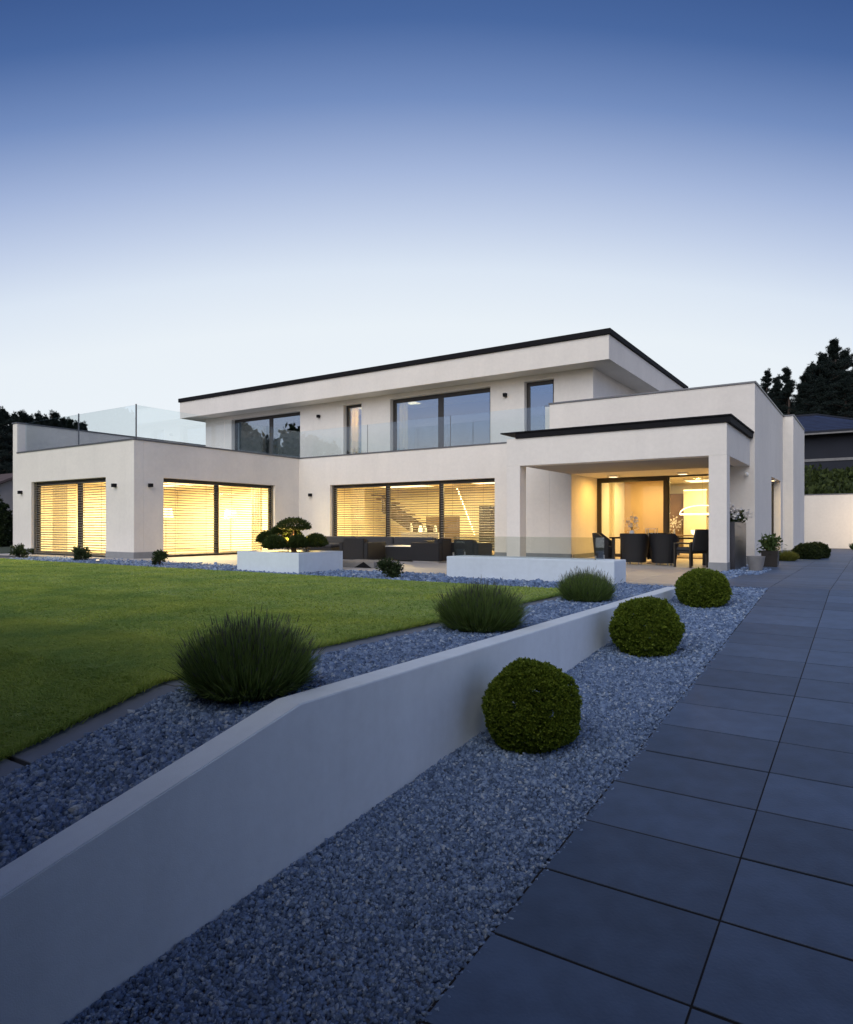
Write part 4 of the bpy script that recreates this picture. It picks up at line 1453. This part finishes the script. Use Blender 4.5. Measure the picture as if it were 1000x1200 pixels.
tag(inst('grass_tuft', np_mesh('grass_tuft', *blades(bs, ti, np.full(n, .012), np.zeros((n, 3))), 'yellowgrass'), None, (-2.22, 23.4, 0)), 'round yellow green ornamental grass tuft by the lit side door', 'grass tuft')
n = 700
a = rng.uniform(0, 6.28, n)
ti = np.stack([.22 * np.cos(a) * rng.random(n), .22 * np.sin(a) * rng.random(n), .3 * rng.uniform(.5, 1.1, n)], 1)
tag(inst('grass_tuft', np_mesh('grass_tuft', *blades(ti * np.array([.3, .3, 0]), ti, np.full(n, .015), np.zeros((n, 3))), 'potplant'), None, (-.78, 36.2, 0)), 'small dark green tuft at the foot of the far boundary wall', 'grass tuft')

# ------------------------------------------------------------------ boundary wall and its lamp
bwl = tag(empty('boundary_wall', (2.0, 38.1, 0)), 'white boundary wall at the end of the drive lit warmly at one end', 'wall')
MB((2, 38.1, 0)).box(-9, 14, 38.0, 38.25, -.2, 2.58).build('body', 'render', bwl, .006)
MB((2, 38.1, 0)).box(-9.02, 14.02, 37.98, 38.27, 2.581, 2.63).build('cap', 'cap', bwl)
bl = tag(empty('bollard_lamp', (.3, 35.9, 0)), 'bollard lamp washing the end of the boundary wall with warm light', 'lamp')
MB().lathe([(.06, 0), (.06, .9), (.02, .91)], (0, 0, 0), 14).build('post', 'black', bl)
MB().lathe([(.058, .912), (.058, 1.0)], (0, 0, 0), 14).build('lens', 'glowsoft', bl)
light('lamp', 'SPOT', (0, .1, 1.12), 120, .05, (1.0, .72, .42), bl, (R(104), 0, R(22)), 120)

# ------------------------------------------------------------------ trees
def pine(seed, h, crown, n_br, n_need, ln, wide=.27, flat=.42):
    """trunk with whorls of near-level limbs, each carrying flat sprays of needles with gaps between"""
    rs = np.random.default_rng(seed)
    tk = MB()
    sway = rs.normal(scale=.012 * h, size=(4, 2))
    tp_ = [(0, 0, -.4), (sway[0][0], sway[0][1], h * .3), (sway[1][0], sway[1][1], h * .65), (sway[2][0], sway[2][1], h * .97)]
    tk.tube(tp_, [.020 * h, .016 * h, .010 * h, .003 * h], 7)
    c, s = [], []
    for k in range(n_br):
        u = ((k + rs.random()) / n_br) ** .85
        z = h * (crown + (1 - crown) * u * .96)
        L_ = h * (wide * (1 - u ** 1.25) * (.5 + .5 * min(1, u * 3)) + .014) * rs.uniform(.3, 1.3)
        a = rs.uniform(0, 6.28)
        ca, sa = math.cos(a), math.sin(a)
        rise = rs.uniform(-.05, .38) + .7 * max(0, u - .6)
        e = np.array([ca * L_, sa * L_, z + L_ * rise])
        m_ = np.array([ca * L_ * .5, sa * L_ * .5, z + L_ * rise * .3])
        tk.tube([(0, 0, z - L_ * .05), tuple(m_), tuple(e)], [.006 * h * (1.1 - u), .004 * h * (1.1 - u), .0015 * h], 4)
        for q in rs.uniform(.2, 1.1, 24):
            b_ = m_ + (e - m_) * (q - .5) * 2
            side = rs.normal(scale=.19 * L_)
            c.append(b_ + np.array([-sa * side, ca * side, rs.normal(scale=.006 * h) + .008 * h]))
            s.append(h * (.004 + .007 * rs.random()) + .028 * L_)
    for q in range(8):
        c.append(np.array([sway[2][0], sway[2][1], h * (.93 + .010 * q)]))
        s.append((.011 - .001 * q) * h)
    c, s = np.array(c), np.array(s)
    idx = rs.integers(0, len(c), n_need)
    d = rs.normal(size=(n_need, 3))
    d /= np.linalg.norm(d, axis=1)[:, None]
    p = c[idx] + d * (s[idx] * rs.random(n_need) ** .5)[:, None] * np.array([1.25, 1.25, flat])
    v, f = leaf_quads(p, d * np.array([1, 1, .4]) + np.array([0, 0, .55]), ln * rs.uniform(.6, 1.4, n_need), ln * .10 * rs.uniform(.7, 1.3, n_need), .5)
    return tk.mesh('trunk', 'bark'), np_mesh('crown', v, f, 'needle')


def broad(seed, h, n, ln, m='broad'):
    rs = np.random.default_rng(seed)
    tk = MB()
    tk.tube([(0, 0, -.4), (0, .1, h * .25), (.1, 0, h * .55), (0, 0, h * .85)], [.03 * h, .022 * h, .014 * h, .004 * h], 7)
    k = 34
    c = rs.normal(size=(k, 3)) * np.array([.17, .17, .17]) * h + np.array([0, 0, .6 * h])
    for q in c[:14]:
        tk.tube([(0, 0, h * .3), tuple(q * .55 + np.array([0, 0, h * .16])), tuple(q)], [.012 * h, .007 * h, .003 * h], 4)
    idx = rs.integers(0, k, n)
    d = rs.normal(size=(n, 3))
    d /= np.linalg.norm(d, axis=1)[:, None]
    p = c[idx] + d * (.11 * h * rs.random(n) ** .4)[:, None]
    p = p[p[:, 2] > .16 * h]
    n = len(p)
    v, f = leaf_quads(p, rs.normal(size=(n, 3)), ln * rs.uniform(.6, 1.4, n), ln * .4 * rs.uniform(.7, 1.3, n), .3)
    return tk.mesh('trunk', 'bark'), np_mesh('crown', v, f, m)


PINES = [pine(s, 10.0, cr, nb, nn, .17, wd) for s, cr, nb, nn, wd in ((1, .12, 105, 70000, .34), (2, .15, 70, 34000, .20), (3, .10, 115, 70000, .31), (4, .18, 60, 28000, .17))]


def tree(name, kit, loc, h, rz, label, cat, group):
    t = tag(empty(name, loc, rz), label, cat, group)
    s = h / 10.0
    inst('trunk', kit[0], t, (0, 0, 0), (0, 0, 0), (s, s, s))
    inst('crown', kit[1], t, (0, 0, 0), (0, 0, 0), (s, s, s))
    return t


TH = math.atan(525 / 794)


def ground_at(px, depth):
    a = (px - 500) / 794
    x = depth * (-math.sin(TH) + a * math.cos(TH))
    y = depth * (math.cos(TH) + a * math.sin(TH))
    return x, y, float(land_z(np.array(x), np.array(y)))


def tree_at(px, depth, ytop, kit, rz, label, group, name='pine_tree'):
    x, y, z = ground_at(px, depth)
    top = 1.05 + (617 - ytop) / 794 * depth
    return tree(name, kit, (x, y, z), top - z, rz, label, 'tree', group)


GB = 'pines on the hill behind the neighbouring blue roof'
tree_at(978, 84, 398, PINES[0], .3, 'tallest dark pine standing above the neighbouring blue roof', GB)
tree_at(952, 90, 425, PINES[2], 2.0, 'dark pine with a ragged stepped side left of the tallest pine', GB)
tree_at(1012, 86, 392, PINES[2], 4.1, 'big dark pine cut off by the edge of the photo behind the blue roof', GB)
tree_at(922, 82, 430, PINES[1], 1.1, 'thin spiky pine over the corner of the garage parapet', GB)
tree_at(899, 86, 433, PINES[3], 3.1, 'smaller spiky pine just above the flat garage roof', GB)
tree_at(911, 96, 440, PINES[1], 5.0, 'dark pine filling the gap beside the garage parapet', GB)
for px, dp, yt, k in ((948, 105, 440, 2), (966, 110, 422, 2), (990, 112, 412, 0), (903, 100, 458, 2), (921, 112, 452, 0), (1030, 100, 404, 3), (885, 110, 466, 3), (962, 78, 440, 2), (990, 76, 436, 0), (940, 80, 458, 2)):
    tree_at(px, dp, yt, PINES[k], px * .37, 'dark pine deep in the wood on the hill behind the blue roof', 'pines deep in the hill wood')
for px, dp, yt, k, lab in ((944, 80, 436, 2, 'broad dark pine filling the wood left of the tallest pine'), (964, 82, 414, 0, 'broad dark pine shoulder to shoulder with the tallest pine'), (912, 90, 446, 2, 'broad dark pine low behind the garage parapet corner')):
    tree_at(px, dp, yt, PINES[k], px * .7, lab, GB)
GL = 'pines beyond the wing of the house'
tree_at(3, 62, 478, PINES[2], 1.0, 'tallest dark pine beside the outer end of the wing', GL)
tree_at(27, 70, 481, PINES[1], 2.2, 'dark pine top above the outer end of the wing parapet', GL)
tree_at(44, 74, 483, PINES[3], 3.2, 'dark pine top second along the wing parapet', GL)
tree_at(64, 76, 482, PINES[1], 4.2, 'slim pine top in front of the first glass post', GL)
tree_at(83, 82, 490, PINES[3], .5, 'pine top seen through the roof terrace glass', GL)
tree_at(97, 88, 494, PINES[1], 1.5, 'lowest pine top at the end of the row behind the glass', GL)
tree_at(-4, 60, 480, PINES[0], .9, 'big dark pine at the very edge of the photo beyond the wing', GL)
tree_at(13, 66, 492, PINES[3], 2.9, 'slim dark pine between the two tallest pines beyond the wing', GL)

for px, dp, yt, k, lab in ((18, 72, 484, 2, 'broad dark pine behind the gap between the first pine tops'), (36, 78, 487, 0, 'broad dark pine behind the second pine top along the wing parapet'), (54, 80, 487, 2, 'broad dark pine behind the slim pine top by the first glass post'),
                             (74, 84, 490, 0, 'broad dark pine just beyond the first glass post'), (90, 86, 494, 2, 'broad low pine near the end of the row behind the glass')):
    tree_at(px, dp, yt, PINES[k], px * .7, lab, GL)

# trees across the street, mirrored in the upstairs corner window
BRD = [broad(21, 10, 9000, .5), broad(22, 10, 9000, .5)]
for k, (x, y, h) in enumerate([(-70, -14, 17.6), (-63, -17, 15.2), (-57, -15, 13.4), (-51, -18, 12), (-46, -16, 11), (-78, -12, 18), (-40, -20, 10), (-66, -9, 16)]):
    z = float(land_z(np.array(x), np.array(y)))
    tree('broadleaf_tree', BRD[k % 2], (x, y, z), h, k * 1.3, 'leafy tree across the street mirrored in the upstairs corner window', 'tree', 'trees mirrored in the corner window')

for k, (x, y, h, lab) in enumerate([(10.5, -9.0, 11.0, 'larger unseen tree added by the street to block light'), (5.0, -13.0, 9.0, 'smaller unseen tree added by the street to block light')]):  # two trees added out of view to shade the drive side
    tree('broadleaf_tree', BRD[k % 2], (x, y, float(land_z(np.array(x), np.array(y)))), h, k * 2.2, lab, 'tree', 'added shade trees by the street')

# unseen hedges added beside and behind the camera to shade the near ground
def hedge(loc, lx, ly, h, n, label):
    t = tag(empty('shade_hedge', loc), label, 'hedge', 'added hedges that shade the near ground')
    p = rng.uniform(-.5, .5, (n, 3)) * np.array([lx, ly, h])
    ax_ = rng.choice(3, n, p=[.46 * ly / (lx + ly) + .1, .46 * lx / (lx + ly) + .1, .34])
    sg = rng.choice([-1, 1], n)
    sg = np.where(ax_ == 2, 1, sg)
    half = np.array([lx, ly, h]) / 2
    p[np.arange(n), ax_] = sg * half[ax_] * rng.uniform(.93, 1.02, n)
    nr = np.zeros((n, 3))
    nr[np.arange(n), ax_] = sg
    p[:, 2] += h / 2
    v, f = leaf_quads(p, nr, .14 * rng.uniform(.6, 1.3, n), .045 * rng.uniform(.7, 1.3, n), .8)
    inst('foliage', np_mesh('foliage', v, f, 'broad'), t)
    MB().box(-lx * .46, lx * .46, -ly * .46, ly * .46, 0, h * .95).build('branches', 'bark', t)


hedge((1.9, -1.2, -1.35), 1.0, 8.0, 3.8, 17000, 'added unseen hedge beside the drive, shading the near ground')
hedge((-4.4, -1.75, -1.55), 11.4, 1.0, 6.2, 30000, 'added unseen hedge behind the camera, shading the near ground')

# ------------------------------------------------------------------ neighbours
nb = tag(empty('neighbour_house', (3, 58, 5.2)), 'neighbouring house on the hill with a dark blue hipped tile roof', 'house')
x0, x1, y0, y1 = -22, 1.2, 53, 66
zb = 4.6
MB((3, 58, 5.2)).box(x0 + .8, x1 - .8, y0 + .8, y1 - .8, zb, 7.3).build('wall', 'darkwall', nb)
MB((3, 58, 5.2)).box(x0 + .0, x1 - .0, y0 + .0, y1 - .0, 7.301, 7.55).build('eave', 'darkwall', nb)
MB((3, 58, 5.2)).box(x0 - .06, x1 + .06, y0 - .08, y0 - .002, 7.30, 7.40).build('gutter', 'concrete', nb)
rp = MB((3, 58, 5.2))
rz_ = 9.55
ra, rb_ = (x0 + 4.8, (y0 + y1) / 2, rz_), (x1 - 4.8, (y0 + y1) / 2, rz_)
rp.add([(x0, y0, 7.551), (x1, y0, 7.551), (x1, y1, 7.551), (x0, y1, 7.551), ra, rb_], [(0, 1, 5, 4), (1, 2, 5), (2, 3, 4, 5), (3, 0, 4), (3, 2, 1, 0)])
roof = rp.build('roof', 'rooftile', nb)
tl = MB().box(-.5, .5, -.02, .02, 0, .035).mesh('tile', 'rooftile')
for r in range(11):                   # courses of tiles on the slope that faces the drive
    t_ = (r + .3) / 11.3
    y = y0 + (ra[1] - y0) * t_
    z = 7.551 + (rz_ - 7.551) * t_
    xa, xb = x0 + 4.8 * t_, x1 - 4.8 * t_
    xv = max(xa, -9.6 + xb % 1.0)
    for k in range(int(xb - xv + 1e-6)):
        inst('tile', tl, roof, (xv + .5 + 1.0 * k - 3, y - 58, z - 5.2), (R(20), 0, 0))
rr = MB((3, 58, 5.2)).tube([ra, rb_], .12, 6).tube([(x0, y0, 7.56), ra], .1, 6).tube([(x1, y0, 7.56), rb_], .1, 6)
rr.build('ridge', 'darkwall', nb)
tw_ = tag(empty('terrace_wall', (3, 50.6, 3)), 'pale concrete edge of the terraced slope below the blue roofed house', 'wall')
MB((3, 50.6, 3)).box(-9, 18, 50.4, 50.65, 3, 5.25).build('body', 'darkwall', tw_)
MB((3, 50.6, 3)).box(-9.02, 18.02, 50.35, 50.7, 5.251, 5.42).build('cap', 'concrete', tw_)
n = 14000
x = rng.uniform(-9, 9, n)
y = rng.uniform(38.4, 50.3, n)
hmp = .25 + .5 * np.maximum(0, np.sin(x * 1.7 + 1.2 * np.sin(y * 1.1)) * np.sin(y * 1.9 + x * .6))
p = np.stack([x, y, land_z(x, y) + .1 + hmp * rng.random(n)], 1)
v, f = leaf_quads(p, np.array([[0, 0, .6]]) + 0 * p, .32 * rng.uniform(.5, 1.4, n), .09 * rng.uniform(.7, 1.3, n), .9)
tag(inst('slope_foliage', np_mesh('slope_foliage', v, f, 'slope')), 'dark green ground cover on the slope above the boundary wall', None, None, 'stuff')

ln_ = tag(empty('gabled_house', (-58, 30, 0)), 'neighbouring house with a brown gabled roof beyond the wing', 'house')
x, y, z = ground_at(-12, 55)
gx, gy = x, y
o = (gx, gy, 0)
ln_.location = o
g = MB()
g.box(-5, 4.1, -4, 5, -.2, 2.9)
g.add([(4.1, -4, 2.9), (4.1, 5, 2.9), (4.1, .5, 5.0), (-5, -4, 2.9), (-5, 5, 2.9), (-5, .5, 5.0)], [(0, 1, 2), (5, 4, 3)])
g.build('wall', 'palewall', ln_)
g = MB()
for s in (-1, 1):
    yb = .5 + s * 5.0
    g.add([(4.6, yb, 2.78), (4.6, .5, 5.12), (-5.5, .5, 5.12), (-5.5, yb, 2.78), (4.6, yb, 2.96), (4.6, .5, 5.30), (-5.5, .5, 5.30), (-5.5, yb, 2.96)],
          [(0, 1, 2, 3), (7, 6, 5, 4), (0, 4, 5, 1), (3, 2, 6, 7), (0, 3, 7, 4), (1, 5, 6, 2)])
g.build('roof', 'brownroof', ln_)
w = MB().box(4.11, 4.14, -1.4, -.2, .9, 2.0).build('window', 'black', ln_)
CON = None
for k, (px, dp, ht, r) in enumerate([(2, 41, 2.6, .5), (9, 44, 2.0, .4), (-6, 40, 3.0, .6)]):
    x, y, z = ground_at(px, dp)
    t = tag(empty('columnar_cypress', (x, y, z)), ['dark columnar conifer beyond the outer end of the wing', 'shorter dark columnar conifer touching the wing wall', 'tall dark columnar conifer at the very edge of the photo'][k], 'conifer', 'columnar conifers beyond the wing')
    inst('foliage', ball_mesh('foliage', r, ht, 3000, .14, 'broad', .08), t)
    MB().tube([(0, 0, -.2), (0, 0, ht * .6)], [.06, .03], 6).build('stem', 'bark', t)
